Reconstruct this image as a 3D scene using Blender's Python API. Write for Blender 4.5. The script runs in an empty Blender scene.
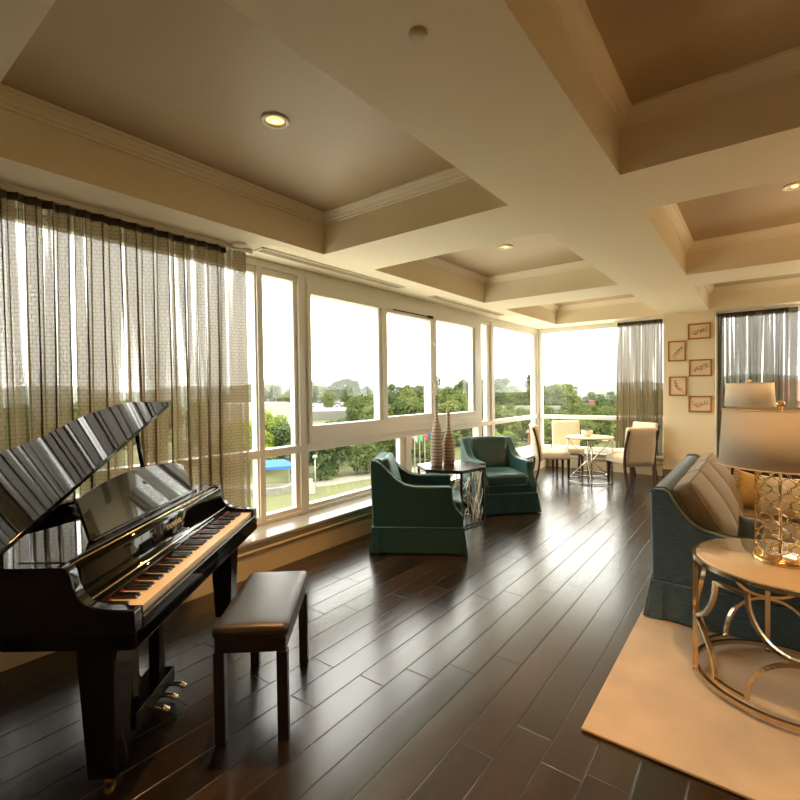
import bpy, bmesh, math, random
from math import sin, cos, pi, radians, sqrt, atan2
from mathutils import Vector, Matrix, Euler
rnd = random.Random(7)
sc = bpy.context.scene
COL = sc.collection

# ------------------------------------------------------------------ materials
def new_mat(name):
    m = bpy.data.materials.new(name); m.use_nodes = True
    nt = m.node_tree; nt.nodes.clear()
    out = nt.nodes.new('ShaderNodeOutputMaterial')
    return m, nt, out
def N(nt, t, **kw):
    n = nt.nodes.new('ShaderNode' + t)
    for k, v in kw.items():
        if k.startswith('i_'):
            n.inputs[k[2:].replace('_', ' ')].default_value = v
        else: setattr(n, k, v)
    return n
def L(nt, a, b): nt.links.new(a, b)
def rgba(c): return (c[0], c[1], c[2], 1)
def pmat(name, col, rough=.5, metal=0., spec=.5, var=0., scale=8., bump=0., bscale=60., coat=0., sheen=0., stretch=None, trans=0.):
    m, nt, out = new_mat(name)
    p = N(nt, 'BsdfPrincipled'); L(nt, p.outputs[0], out.inputs[0])
    p.inputs['Base Color'].default_value = rgba(col); p.inputs['Roughness'].default_value = rough
    p.inputs['Metallic'].default_value = metal; p.inputs['Specular IOR Level'].default_value = spec
    p.inputs['Coat Weight'].default_value = coat; p.inputs['Sheen Weight'].default_value = sheen
    p.inputs['Coat Roughness'].default_value = .05
    tc = N(nt, 'TexCoord'); mp = N(nt, 'Mapping'); L(nt, tc.outputs['Object'], mp.inputs[0])
    if stretch: mp.inputs['Scale'].default_value = stretch
    if var:
        no = N(nt, 'TexNoise'); no.inputs['Scale'].default_value = scale; no.inputs['Detail'].default_value = 4
        L(nt, mp.outputs[0], no.inputs[0])
        mx = N(nt, 'Mix', data_type='RGBA')
        mx.inputs[6].default_value = rgba([c*(1-var) for c in col]); mx.inputs[7].default_value = rgba([min(1, c*(1+var)) for c in col])
        L(nt, no.outputs[0], mx.inputs[0]); L(nt, mx.outputs[2], p.inputs['Base Color'])
    if bump:
        nb = N(nt, 'TexNoise'); nb.inputs['Scale'].default_value = bscale; nb.inputs['Detail'].default_value = 3
        L(nt, mp.outputs[0], nb.inputs[0])
        b = N(nt, 'Bump'); b.inputs['Strength'].default_value = bump; b.inputs['Distance'].default_value = .01
        L(nt, nb.outputs[0], b.inputs['Height']); L(nt, b.outputs[0], p.inputs['Normal'])
    return m

M = {}
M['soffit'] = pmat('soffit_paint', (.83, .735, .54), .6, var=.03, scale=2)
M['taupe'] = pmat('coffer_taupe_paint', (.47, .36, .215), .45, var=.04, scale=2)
M['crown'] = pmat('crown_paint', (.82, .74, .57), .5)
M['wall'] = pmat('wall_cream_paint', (.82, .72, .52), .7, var=.03, scale=3)
M['base'] = pmat('base_cream_paint', (.62, .53, .36), .5)
M['frame'] = pmat('window_frame_enamel', (.74, .72, .65), .35)
M['sill'] = pmat('marble_sill', (.30, .285, .245), .18, var=.1, scale=5)
M['piano'] = pmat('piano_black_lacquer', (.0035, .0035, .0035), .03, spec=.5)
M['blackwood'] = pmat('black_satin_wood', (.008, .007, .006), .3)
M['ivory'] = pmat('ivory_key', (.78, .70, .55), .25)
M['ebony'] = pmat('ebony_key', (.004, .004, .004), .25)
M['felt'] = pmat('red_felt', (.3, .02, .015), .9)
M['brass'] = pmat('polished_brass', (.85, .66, .35), .18, metal=1)
M['brasspedal'] = pmat('pale_brass', (.85, .78, .62), .15, metal=1)
M['gold'] = pmat('antique_gold', (.78, .55, .25), .22, metal=1, var=.15, scale=20)
M['champagne'] = pmat('champagne_metal', (.62, .50, .33), .2, metal=1, var=.1, scale=9)
M['silver'] = pmat('silver_leaf', (.80, .74, .60), .3, metal=1, var=.2, scale=20)
M['chrome'] = pmat('brushed_nickel', (.75, .70, .60), .2, metal=1)
M['leather'] = pmat('dark_leather', (.024, .021, .018), .32, bump=.12, bscale=220)
M['teal'] = pmat('teal_satin', (.009, .042, .042), .34, sheen=.6, var=.12, scale=14)
for n_ in M['teal'].node_tree.nodes:
    if n_.type == 'BSDF_PRINCIPLED': n_.inputs['Sheen Tint'].default_value = (.42, .80, .76, 1); n_.inputs['Sheen Roughness'].default_value = .35
M['tealwelt'] = pmat('teal_welt', (.05, .13, .12), .45)
M['sofa'] = pmat('blue_chenille', (.050, .100, .138), .85, sheen=.3, var=.75, scale=8, bump=.3, bscale=30, stretch=(2.2, 2.2, 15))
M['sofawelt'] = pmat('blue_grey_welt', (.085, .10, .095), .8)
M['cushion'] = pmat('taupe_weave', (.21, .165, .10), .85, sheen=.3, var=.25, scale=60, bump=.3, bscale=250)
M['cream'] = pmat('cream_linen', (.78, .66, .50), .8, var=.05, scale=25, bump=.1, bscale=250)
M['creamback'] = pmat('cream_jacquard', (.52, .44, .32), .75, var=.18, scale=28)
M['walnut'] = pmat('dark_walnut', (.05, .018, .010), .3, var=.3, scale=12)
M['espresso'] = pmat('espresso_wood', (.035, .02, .012), .22, var=.25, scale=10)
M['shadewhite'] = None
M['vase'] = None
M['ochre'] = pmat('ochre_throw', (.62, .42, .14), .85, var=.3, scale=45, bump=.3, bscale=120)
M['bluepillow'] = pmat('slate_blue_velvet', (.09, .13, .16), .7, sheen=.5)
M['frameoak'] = pmat('orange_oak', (.36, .15, .045), .4, var=.25, scale=20)
M['paper'] = pmat('cream_paper', (.80, .62, .40), .8)
M['ink'] = pmat('ink_blue', (.05, .06, .07), .7)
M['rug'] = pmat('beige_wool', (.56, .45, .31), .95, var=.30, scale=3.5, bump=.5, bscale=350, sheen=.3)
M['white'] = pmat('white_plastic', (.8, .77, .68), .4)
M['ventdark'] = pmat('vent_dark', (.02, .018, .015), .8)
M['lattice'] = M['gold']
M['darkbase'] = pmat('dark_baseboard', (.20, .15, .10), .6)
M['moss'] = pmat('succulent_green', (.20, .24, .12), .7, var=.3, scale=30)
M['ceramic'] = pmat('white_ceramic', (.78, .76, .68), .2)

def math_node(nt, op, a, b=None, c=None):
    n = N(nt, 'Math', operation=op)
    for i, v in enumerate((a, b, c)):
        if v is None: continue
        if isinstance(v, (int, float)): n.inputs[i].default_value = v
        else: L(nt, v, n.inputs[i])
    return n.outputs[0]

def glass_mat(name, tint=(.97, .98, .96), refl=.09):
    m, nt, out = new_mat(name)
    t = N(nt, 'BsdfTransparent'); t.inputs[0].default_value = rgba(tint)
    g = N(nt, 'BsdfGlossy'); g.inputs['Roughness'].default_value = .0
    ge = N(nt, 'NewGeometry'); dt_ = N(nt, 'VectorMath', operation='DOT_PRODUCT'); L(nt, ge.outputs['Normal'], dt_.inputs[0]); L(nt, ge.outputs['Incoming'], dt_.inputs[1])
    om = math_node(nt, 'SUBTRACT', 1.0, math_node(nt, 'ABSOLUTE', dt_.outputs['Value']))
    fr_ = math_node(nt, 'ADD', math_node(nt, 'MULTIPLY', math_node(nt, 'POWER', om, 5.0), .5), .02)
    mx = N(nt, 'MixShader'); L(nt, fr_, mx.inputs[0]); L(nt, t.outputs[0], mx.inputs[1]); L(nt, g.outputs[0], mx.inputs[2])
    L(nt, mx.outputs[0], out.inputs[0]); return m
M['glass'] = glass_mat('window_glass')

def emit_mat(name, col, s):
    m, nt, out = new_mat(name); e = N(nt, 'Emission'); e.inputs[0].default_value = rgba(col); e.inputs[1].default_value = s
    L(nt, e.outputs[0], out.inputs[0]); return m
M['bulb'] = emit_mat('bulb_glow', (1, .55, .18), 3.5)
M['lampbulb'] = pmat('frosted_bulb', (.8, .78, .7), .4)
M['reflector'] = pmat('gold_reflector', (.85, .60, .28), .3, metal=1)

def shade_mat():
    m, nt, out = new_mat('linen_shade')
    d = N(nt, 'BsdfDiffuse'); d.inputs[0].default_value = (.80, .74, .63, 1)
    t = N(nt, 'BsdfTranslucent'); t.inputs[0].default_value = (.80, .70, .55, 1)
    mx = N(nt, 'MixShader'); mx.inputs[0].default_value = .35
    L(nt, d.outputs[0], mx.inputs[1]); L(nt, t.outputs[0], mx.inputs[2]); L(nt, mx.outputs[0], out.inputs[0]); return m
M['shadewhite'] = shade_mat()

def vase_mat():
    m, nt, out = new_mat('banded_turned_wood')
    p = N(nt, 'BsdfPrincipled'); p.inputs['Roughness'].default_value = .5; L(nt, p.outputs[0], out.inputs[0])
    tc = N(nt, 'TexCoord'); w = N(nt, 'TexWave', wave_type='BANDS', bands_direction='Z'); w.inputs['Scale'].default_value = 8.0
    w.inputs['Distortion'].default_value = .6; w.inputs['Detail'].default_value = 2
    L(nt, tc.outputs['Object'], w.inputs[0])
    cr = N(nt, 'ValToRGB'); cr.color_ramp.elements[0].position = .04; cr.color_ramp.elements[0].color = (.06, .03, .02, 1)
    cr.color_ramp.elements[1].position = .2; cr.color_ramp.elements[1].color = (.37, .275, .20, 1)
    L(nt, w.outputs[1], cr.inputs[0]); L(nt, cr.outputs[0], p.inputs['Base Color']); return m
M['vase'] = vase_mat()

def floor_mat():
    m, nt, out = new_mat('hand_scraped_plank_floor')
    p = N(nt, 'BsdfPrincipled'); L(nt, p.outputs[0], out.inputs[0])
    tc = N(nt, 'TexCoord'); sx = N(nt, 'SeparateXYZ'); L(nt, tc.outputs['Object'], sx.inputs[0])
    W, LN = .168, 1.25
    fx = math_node(nt, 'DIVIDE', math_node(nt, 'ADD', sx.outputs[0], .89+.168*100), W)
    row = math_node(nt, 'FLOOR', fx); fr = math_node(nt, 'FRACT', fx)
    wn = N(nt, 'TexWhiteNoise', noise_dimensions='1D'); L(nt, row, wn.inputs['W'])
    fy = math_node(nt, 'ADD', math_node(nt, 'DIVIDE', sx.outputs[1], LN), math_node(nt, 'MULTIPLY', wn.outputs[0], 7.0))
    cell = math_node(nt, 'FLOOR', fy); fry = math_node(nt, 'FRACT', fy)
    cx = N(nt, 'CombineXYZ'); L(nt, row, cx.inputs[0]); L(nt, cell, cx.inputs[1])
    wn2 = N(nt, 'TexWhiteNoise', noise_dimensions='3D'); L(nt, cx.outputs[0], wn2.inputs[0])
    # distance to edges in metres
    dx = math_node(nt, 'MULTIPLY', math_node(nt, 'MINIMUM', fr, math_node(nt, 'SUBTRACT', 1.0, fr)), W)
    dy = math_node(nt, 'MULTIPLY', math_node(nt, 'MINIMUM', fry, math_node(nt, 'SUBTRACT', 1.0, fry)), LN)
    de = math_node(nt, 'MINIMUM', dx, dy)
    gap = N(nt, 'MapRange', interpolation_type='SMOOTHSTEP'); gap.inputs['From Min'].default_value = .0008; gap.inputs['From Max'].default_value = .0045
    L(nt, de, gap.inputs[0])
    mp = N(nt, 'Mapping'); mp.inputs['Scale'].default_value = (14, 1.3, 1); L(nt, tc.outputs['Object'], mp.inputs[0])
    off = N(nt, 'VectorMath', operation='ADD'); L(nt, mp.outputs[0], off.inputs[0])
    sc2 = N(nt, 'VectorMath', operation='SCALE'); sc2.inputs['Scale'].default_value = 30; L(nt, wn2.outputs[1], sc2.inputs[0]); L(nt, sc2.outputs[0], off.inputs[1])
    no = N(nt, 'TexNoise'); no.inputs['Scale'].default_value = 2.2; no.inputs['Detail'].default_value = 6; no.inputs['Roughness'].default_value = .65; L(nt, off.outputs[0], no.inputs[0])
    cr = N(nt, 'ValToRGB'); e = cr.color_ramp.elements
    e[0].position = .25; e[0].color = (.008, .005, .0033, 1); e[1].position = .8; e[1].color = (.030, .018, .011, 1)
    L(nt, no.outputs[0], cr.inputs[0])
    hs = N(nt, 'HueSaturation'); L(nt, cr.outputs[0], hs.inputs['Color'])
    L(nt, math_node(nt, 'ADD', math_node(nt, 'MULTIPLY', wn2.outputs[0], 1.2), .35), hs.inputs['Value'])
    mx = N(nt, 'Mix', data_type='RGBA'); L(nt, gap.outputs[0], mx.inputs[0]); mx.inputs[6].default_value = (.004, .0025, .002, 1); L(nt, hs.outputs[0], mx.inputs[7])
    L(nt, mx.outputs[2], p.inputs['Base Color'])
    L(nt, math_node(nt, 'ADD', math_node(nt, 'MULTIPLY', no.outputs[0], .14), .16), p.inputs['Roughness'])
    p.inputs['Specular IOR Level'].default_value = .5; p.inputs['IOR'].default_value = 1.8
    b1 = N(nt, 'Bump'); b1.inputs['Strength'].default_value = .7; b1.inputs['Distance'].default_value = .004; L(nt, gap.outputs[0], b1.inputs['Height'])
    n2 = N(nt, 'TexNoise'); n2.inputs['Scale'].default_value = 1.2; n2.inputs['Detail'].default_value = 3; L(nt, off.outputs[0], n2.inputs[0])
    b2 = N(nt, 'Bump'); b2.inputs['Strength'].default_value = .06; b2.inputs['Distance'].default_value = .006; L(nt, n2.outputs[0], b2.inputs['Height'])
    L(nt, b1.outputs[0], b2.inputs['Normal']); L(nt, b2.outputs[0], p.inputs['Normal'])
    return m
M['floor'] = floor_mat()

def curtain_mat(name, opac_cell, opac_thread, col):
    m, nt, out = new_mat(name)
    uv = N(nt, 'UVMap'); uv.uv_map = 'UVMap'
    br = N(nt, 'TexBrick'); br.offset = .5; br.inputs['Scale'].default_value = 1.0
    br.inputs['Mortar Size'].default_value = .0026; br.inputs['Mortar Smooth'].default_value = .3
    br.inputs['Brick Width'].default_value = .040; br.inputs['Row Height'].default_value = .026
    L(nt, uv.outputs[0], br.inputs[0])
    no = N(nt, 'TexNoise'); no.inputs['Scale'].default_value = 90; no.inputs['Detail'].default_value = 1; L(nt, uv.outputs[0], no.inputs[0])
    op = N(nt, 'MapRange'); op.inputs['To Min'].default_value = opac_cell; op.inputs['To Max'].default_value = opac_thread
    L(nt, br.outputs['Fac'], op.inputs[0])
    op2 = math_node(nt, 'ADD', op.outputs[0], math_node(nt, 'MULTIPLY', math_node(nt, 'SUBTRACT', no.outputs[0], .5), .35))
    mps = N(nt, 'Mapping'); mps.inputs['Scale'].default_value = (13, .3, 1); L(nt, uv.outputs[0], mps.inputs[0])
    ns = N(nt, 'TexNoise'); ns.inputs['Scale'].default_value = 1; ns.inputs['Detail'].default_value = 2; L(nt, mps.outputs[0], ns.inputs[0])
    thin = N(nt, 'MapRange', interpolation_type='SMOOTHSTEP'); thin.inputs['From Min'].default_value = .51; thin.inputs['From Max'].default_value = .68; thin.inputs['To Max'].default_value = .62; L(nt, ns.outputs[0], thin.inputs[0])
    op2 = math_node(nt, 'SUBTRACT', op2, thin.outputs[0])
    cl = N(nt, 'Clamp'); L(nt, op2, cl.inputs[0])
    t = N(nt, 'BsdfTransparent')
    mc = N(nt, 'Mix', data_type='RGBA'); mc.inputs[6].default_value = rgba(col); mc.inputs[7].default_value = rgba([c*.6 for c in col]); L(nt, br.outputs['Fac'], mc.inputs[0])
    d = N(nt, 'BsdfDiffuse'); L(nt, mc.outputs[2], d.inputs[0])
    tl = N(nt, 'BsdfTranslucent'); L(nt, mc.outputs[2], tl.inputs[0])
    m1 = N(nt, 'MixShader'); m1.inputs[0].default_value = .42; L(nt, d.outputs[0], m1.inputs[1]); L(nt, tl.outputs[0], m1.inputs[2])
    m2 = N(nt, 'MixShader'); L(nt, cl.outputs[0], m2.inputs[0]); L(nt, t.outputs[0], m2.inputs[1]); L(nt, m1.outputs[0], m2.inputs[2])
    L(nt, m2.outputs[0], out.inputs[0]); return m
M['curtain'] = curtain_mat('woven_sheer', .91, .98, (.19, .145, .08))
M['curtain_dark'] = curtain_mat('dark_woven_sheer', .93, .985, (.11, .09, .06))
M['heading'] = pmat('curtain_heading_tape', (.07, .055, .04), .8)

def leaf_mat(name, c1, c2):
    m, nt, out = new_mat(name)
    oi = N(nt, 'ObjectInfo'); tc = N(nt, 'TexCoord'); no = N(nt, 'TexNoise'); no.inputs['Scale'].default_value = .9
    L(nt, tc.outputs['Object'], no.inputs[0])
    f = math_node(nt, 'ADD', math_node(nt, 'MULTIPLY', oi.outputs['Random'], .6), math_node(nt, 'MULTIPLY', no.outputs[0], .5))
    mx = N(nt, 'Mix', data_type='RGBA'); mx.inputs[6].default_value = rgba(c1); mx.inputs[7].default_value = rgba(c2); L(nt, f, mx.inputs[0])
    d = N(nt, 'BsdfDiffuse'); L(nt, mx.outputs[2], d.inputs[0]); t = N(nt, 'BsdfTranslucent'); L(nt, mx.outputs[2], t.inputs[0])
    ms = N(nt, 'MixShader'); ms.inputs[0].default_value = .3; L(nt, d.outputs[0], ms.inputs[1]); L(nt, t.outputs[0], ms.inputs[2])
    L(nt, ms.outputs[0], out.inputs[0]); return m
M['leafA'] = leaf_mat('leaf_mid_green', (.055, .080, .025), (.15, .17, .055))
M['leafB'] = leaf_mat('leaf_deep_green', (.040, .062, .025), (.10, .13, .045))
M['leafC'] = leaf_mat('leaf_yellow_green', (.12, .17, .03), (.24, .28, .05))
M['bark'] = pmat('bark', (.05, .04, .03), .9)
M['lawn'] = pmat('lawn_grass', (.082, .086, .026), .95, var=.25, scale=.25)
M['path'] = pmat('path_paving', (.20, .175, .135), .9)
M['asphalt'] = pmat('parking_asphalt', (.15, .14, .12), .9, var=.1, scale=.1)
M['hill'] = pmat('wooded_hill', (.045, .060, .032), .95, var=.4, scale=.06)
M['bwhite'] = pmat('white_render', (.27, .26, .225), .8)
M['bglass'] = pmat('blue_window_strip', (.10, .16, .18), .15)
M['brick'] = pmat('red_brick', (.22, .09, .06), .9, var=.15, scale=2)
M['tanwall'] = pmat('tan_siding', (.17, .135, .10), .8)
M['roof'] = pmat('brown_roof', (.16, .11, .085), .9)
M['blue'] = pmat('blue_canvas', (.015, .09, .30), .7)
M['concrete'] = pmat('pale_concrete', (.22, .205, .175), .9)
M['stone'] = pmat('rubble_stone', (.16, .15, .12), .9, var=.5, scale=1.5)

# ------------------------------------------------------------------ mesh builder
class MB:
    def __init__(s): s.v = []; s.f = []; s.mi = []; s.sm = []
    def add(s, vs, fs, smooth=False, mi=0):
        o = len(s.v); s.v += [tuple(v) for v in vs]
        for f in fs: s.f.append([i+o for i in f]); s.sm.append(smooth); s.mi.append(mi)
        return s
    def box(s, x0, x1, y0, y1, z0, z1, mat=None, mi=0):
        vs = [Vector((x, y, z)) for x in (x0, x1) for y in (y0, y1) for z in (z0, z1)]
        if mat: vs = [mat @ v for v in vs]
        return s.add(vs, [(0, 1, 3, 2), (4, 6, 7, 5), (0, 4, 5, 1), (2, 3, 7, 6), (0, 2, 6, 4), (1, 5, 7, 3)], mi=mi)
    def prism(s, poly, axis, a, b, smooth=False, mi=0):
        """poly of 2D points extruded along axis from a to b. axis x:(y,z) y:(x,z) z:(x,y)"""
        def P(p, h): return {'x': (h, p[0], p[1]), 'y': (p[0], h, p[1]), 'z': (p[0], p[1], h)}[axis]
        n = len(poly)
        area = sum(poly[i][0]*poly[(i+1) % n][1]-poly[(i+1) % n][0]*poly[i][1] for i in range(n))
        if (area < 0) ^ (axis == 'y'): poly = poly[::-1]
        vs = [P(p, a) for p in poly]+[P(p, b) for p in poly]
        fs = [list(range(n))[::-1], [n+i for i in range(n)]]
        if b < a: fs = [f[::-1] for f in fs]
        s.add(vs, fs, mi=mi); o = len(s.v)-2*n
        for i in range(n):
            q = [o+i, o+(i+1) % n, o+n+(i+1) % n, o+n+i]
            if b < a: q = q[::-1]
            s.f.append(q); s.sm.append(smooth); s.mi.append(mi)
        return s
    def tube(s, pts, r, n=8, closed=False, r2=None, square=False, mi=0, up=None):
        pts = [Vector(p) for p in pts]; m = len(pts); rings = []
        prev = None
        for i, p in enumerate(pts):
            if closed: d = pts[(i+1) % m]-pts[i-1]
            else: d = pts[min(i+1, m-1)]-pts[max(i-1, 0)]
            d.normalize()
            if up is not None: a = (up(p) if callable(up) else Vector(up))
            elif prev is not None: a = prev
            else: a = Vector((0, 0, 1)) if abs(d.z) < .9 else Vector((1, 0, 0))
            a = (a-d*a.dot(d))
            if a.length < 1e-6: a = d.orthogonal()
            a.normalize(); b = d.cross(a); prev = a
            rr = r(i/(m-1)) if callable(r) else r
            ring = []
            if square:
                w, h = (rr, r2 or rr)
                for (u, v) in ((-w, -h), (w, -h), (w, h), (-w, h)): ring.append(p+a*u+b*v)
            else:
                for j in range(n):
                    t = 2*pi*j/n; ring.append(p+a*rr*cos(t)+b*rr*sin(t))
            rings.append(ring)
        k = len(rings[0]); vs = [v for r_ in rings for v in r_]; fs = []
        for i in range(m if closed else m-1):
            for j in range(k):
                i2 = (i+1) % m
                fs.append((i*k+j, i*k+(j+1) % k, i2*k+(j+1) % k, i2*k+j))
        if not closed: fs += [tuple(range(k))[::-1], tuple((m-1)*k+j for j in range(k))]
        return s.add(vs, fs, smooth=not square, mi=mi)
    def lathe(s, prof, n=32, c=(0, 0, 0), cap=True, smooth=True, mi=0):
        vs = []; fs = []; m = len(prof)
        for (r, z) in prof:
            for j in range(n): t = 2*pi*j/n; vs.append((c[0]+r*cos(t), c[1]+r*sin(t), c[2]+z))
        for i in range(m-1):
            for j in range(n): fs.append((i*n+j, i*n+(j+1) % n, (i+1)*n+(j+1) % n, (i+1)*n+j))
        s.add(vs, fs, smooth, mi)
        if cap: s.add(vs[:n], [tuple(range(n))[::-1]], mi=mi); s.add(vs[-n:], [tuple(range(n))], mi=mi)
        return s
    def grid(s, fn, nu, nv, smooth=True, closed_u=False, mi=0):
        vs = [fn(i/nu, j/nv) for j in range(nv+1) for i in range(nu+1)]
        fs = [(j*(nu+1)+i, j*(nu+1)+i+1, (j+1)*(nu+1)+i+1, (j+1)*(nu+1)+i) for j in range(nv) for i in range(nu)]
        return s.add(vs, fs, smooth, mi)
    def cushion(s, w, d, h, rad=.03, puff=.03, n=10, mat=None, side=.0, mi=0):
        """rounded box, bulging top and bottom, centred on the origin"""
        mat = mat or Matrix()
        for ax in range(3):
            for sg in (-1, 1):
                def fn(u, v, ax=ax, sg=sg):
                    p = [0, 0, 0]; p[ax] = sg; a, b = [(1, 2), (2, 0), (0, 1)][ax]
                    p[a] = (2*u-1)*sg; p[b] = 2*v-1
                    # denser near edges
                    q = [(sin(c*pi/2)) for c in p]
                    hw = (w/2, d/2, h/2)
                    P = Vector([q[i]*hw[i] for i in range(3)])
                    r = min(rad, min(hw)*.98)
                    I = Vector([max(-hw[i]+r, min(hw[i]-r, P[i])) for i in range(3)])
                    D = P-I
                    if D.length > 1e-9: P = I+D.normalized()*r
                    f = (1-q[0]**2)*(1-q[1]**2); P.z += puff*f*q[2]
                    if side:
                        P.x += side*(1-q[1]**2)*q[0]*.6; P.y += side*(1-q[0]**2)*q[1]*.6
                    return mat @ P
                s.grid(fn, n, n, True, mi=mi)
        return s
    def build(s, name, mats, parent=None, bevel=0., seg=2, subd=0, weld=True, angle=None, loc=None):
        me = bpy.data.meshes.new(name); me.from_pydata(s.v, [], s.f)
        mats = mats if isinstance(mats, (list, tuple)) else [mats]
        for m in mats: me.materials.append(m)
        me.polygons.foreach_set('use_smooth', s.sm); me.polygons.foreach_set('material_index', s.mi)
        if weld:
            bm = bmesh.new(); bm.from_mesh(me); bmesh.ops.remove_doubles(bm, verts=bm.verts, dist=1e-5); bm.to_mesh(me); bm.free()
        me.update()
        o = bpy.data.objects.new(name, me); COL.objects.link(o)
        if parent is not None: o.parent = parent
        if loc: o.location = loc
        if bevel:
            md = o.modifiers.new('bevel', 'BEVEL'); md.width = bevel; md.segments = seg; md.limit_method = 'ANGLE'; md.angle_limit = radians(40)
            me.polygons.foreach_set('use_smooth', [True]*len(me.polygons)); md.harden_normals = True
        if subd:
            md = o.modifiers.new('subd', 'SUBSURF'); md.levels = md.render_levels = subd
        return o

def tag(o, label=None, cat=None, group=None, kind=None):
    if label: o['label'] = label
    if cat: o['category'] = cat
    if group: o['group'] = group
    if kind: o['kind'] = kind
    return o
def thing(name, label, cat, loc=(0, 0, 0), rz=0, group=None):
    o = bpy.data.objects.new(name, None); o.empty_display_size = .1; COL.objects.link(o)
    o.location = loc; o.rotation_euler = (0, 0, rz)
    return tag(o, label, cat, group)
def struct(o): o['kind'] = 'structure'; return o
def dup(root, loc, rz, label=None, group=None, scale=None):
    r = root.copy(); COL.objects.link(r); r.location = loc; r.rotation_euler = (0, 0, rz)
    if scale: r.scale = scale
    if label: r['label'] = label
    if group: r['group'] = group
    for ch in list(root.children):
        c = ch.copy(); COL.objects.link(c); c.parent = r
        for g in list(ch.children):
            d = g.copy(); COL.objects.link(d); d.parent = c
    return r
def box_part(name, b, mat, parent, bevel=0., **k):
    return MB().box(*b).build(name, mat, parent, bevel=bevel, **k)

# ------------------------------------------------------------------ the room
ZC, ZT = 2.79, 3.13
XW, XB = -3.69, -3.38          # window frame face, base wall face
YB, YF = 9.27, 9.57            # far base wall face, far frame face
XR, Y0 = 5.2, -3.3
struct(MB().box(-3.45, XR+.1, Y0-.1, 9.4, -.12, 0).build('floor', M['floor']))
struct(MB().box(-3.82, XB, Y0, 9.70, -.1, .27).build('wall_left', M['base']))
struct(MB().box(XB, XR, YB, 9.70, -.1, .27).build('wall_far', M['base']))
struct(MB().box(-1.33, -.58, YB-.010, 9.75, 0, ZC+.02).build('wall_column', M['wall']))
struct(MB().box(XR, XR+.15, Y0, 9.75, 0, ZC+.1).build('wall_right', M['wall']))
struct(MB().box(-3.85, XR+.1, Y0-.15, Y0, 0, ZC+.1).build('wall_back', M['wall']))
def sweep_line(prof, axis, a, b, flip=1):
    mb = MB(); mb.prism(prof, axis, a, b); return mb
# sills and the ledge moulding under them
struct(MB().prism([(XW-.06, .272), (-3.352, .272), (-3.345, .28), (-3.345, .302), (-3.352, .31), (XW-.06, .31)], 'y', Y0, 9.3).build('trim_1', M['sill'], bevel=.003))
struct(MB().prism([(YF+.06, .272), (YB-.028, .272), (YB-.035, .28), (YB-.035, .302), (YB-.028, .31), (YF+.06, .31)], 'x', -3.345, -1.332).build('trim_2', M['sill'], bevel=.003))
struct(MB().prism([(YF+.06, .272), (YB-.028, .272), (YB-.035, .28), (YB-.035, .302), (YB-.028, .31), (YF+.06, .31)], 'x', -.578, XR).build('trim_3', M['sill'], bevel=.003))
struct(MB().prism([(XB-.01, .19), (XB+.012, .195), (XB+.02, .215), (XB+.014, .232), (XB+.02, .25), (XB+.024, .271), (XB-.01, .271)], 'y', Y0, YB).build('trim_4', M['base']))
struct(MB().prism([(YB+.01, .19), (YB-.012, .195), (YB-.02, .215), (YB-.014, .232), (YB-.02, .25), (YB-.024, .271), (YB+.01, .271)], 'x', XB, -1.332).build('trim_5', M['base']))
struct(MB().box(-1.34, -.57, YB-.026, YB-.008, 0, .13).build('baseboard_far', M['darkbase'], bevel=.004))

# ceiling: soffit grid with coffers
xs = [-3.9, -3.13, -1.345, -.65, 1.09, 1.79, 3.53, XR+.15]
ys = [Y0-.15, -2.55, -.15, .545, 2.985, 3.68, 6.10, 6.82, 9.10, 9.8]
mb = MB(); cof = []
for i in range(len(xs)-1):
    for j in range(len(ys)-1):
        a, b, c, d = xs[i], xs[i+1], ys[j], ys[j+1]
        if i % 2 == 1 and j % 2 == 1:
            cof.append((a, b, c, d))
            for (p, q) in (((a, c), (a, d)), ((b, d), (b, c)), ((a, d), (b, d)), ((b, c), (a, c))):
                mb.add([(*p, ZC), (*q, ZC), (*q, ZT+.02), (*p, ZT+.02)], [(0, 1, 2, 3)])
        else: mb.add([(a, c, ZC), (a, d, ZC), (b, d, ZC), (b, c, ZC)], [(0, 1, 2, 3)])
a, b, c, d = xs[0], xs[-1], ys[0], ys[-1]
for (p, q) in (((a, c), (a, d)), ((b, d), (b, c)), ((a, d), (b, d)), ((b, c), (a, c))):
    mb.add([(*p, ZC), (*q, ZC), (*q, ZT+.02), (*p, ZT+.02)], [(0, 1, 2, 3)])
struct(mb.build('ceiling', M['soffit']))
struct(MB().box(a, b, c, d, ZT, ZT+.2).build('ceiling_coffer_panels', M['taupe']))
# crown moulding round each coffer
prof = [(0, -.085), (.014, -.083), (.018, -.068), (.030, -.062), (.040, -.045), (.056, -.030), (.064, -.018), (.078, -.014), (.082, 0)]
for n, (a, b, c, d) in enumerate(cof):
    mb = MB(); pts = []
    for (o, h) in prof:
        pts.append([(a+o, c+o, ZT+h), (b-o, c+o, ZT+h), (b-o, d-o, ZT+h), (a+o, d-o, ZT+h)])
    for i in range(len(prof)-1):
        for k in range(4):
            mb.add([pts[i][k], pts[i][(k+1) % 4], pts[i+1][(k+1) % 4], pts[i+1][k]], [(3, 2, 1, 0)])
    struct(mb.build('trim_%d' % (n+6), M['crown'], weld=False))

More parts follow.
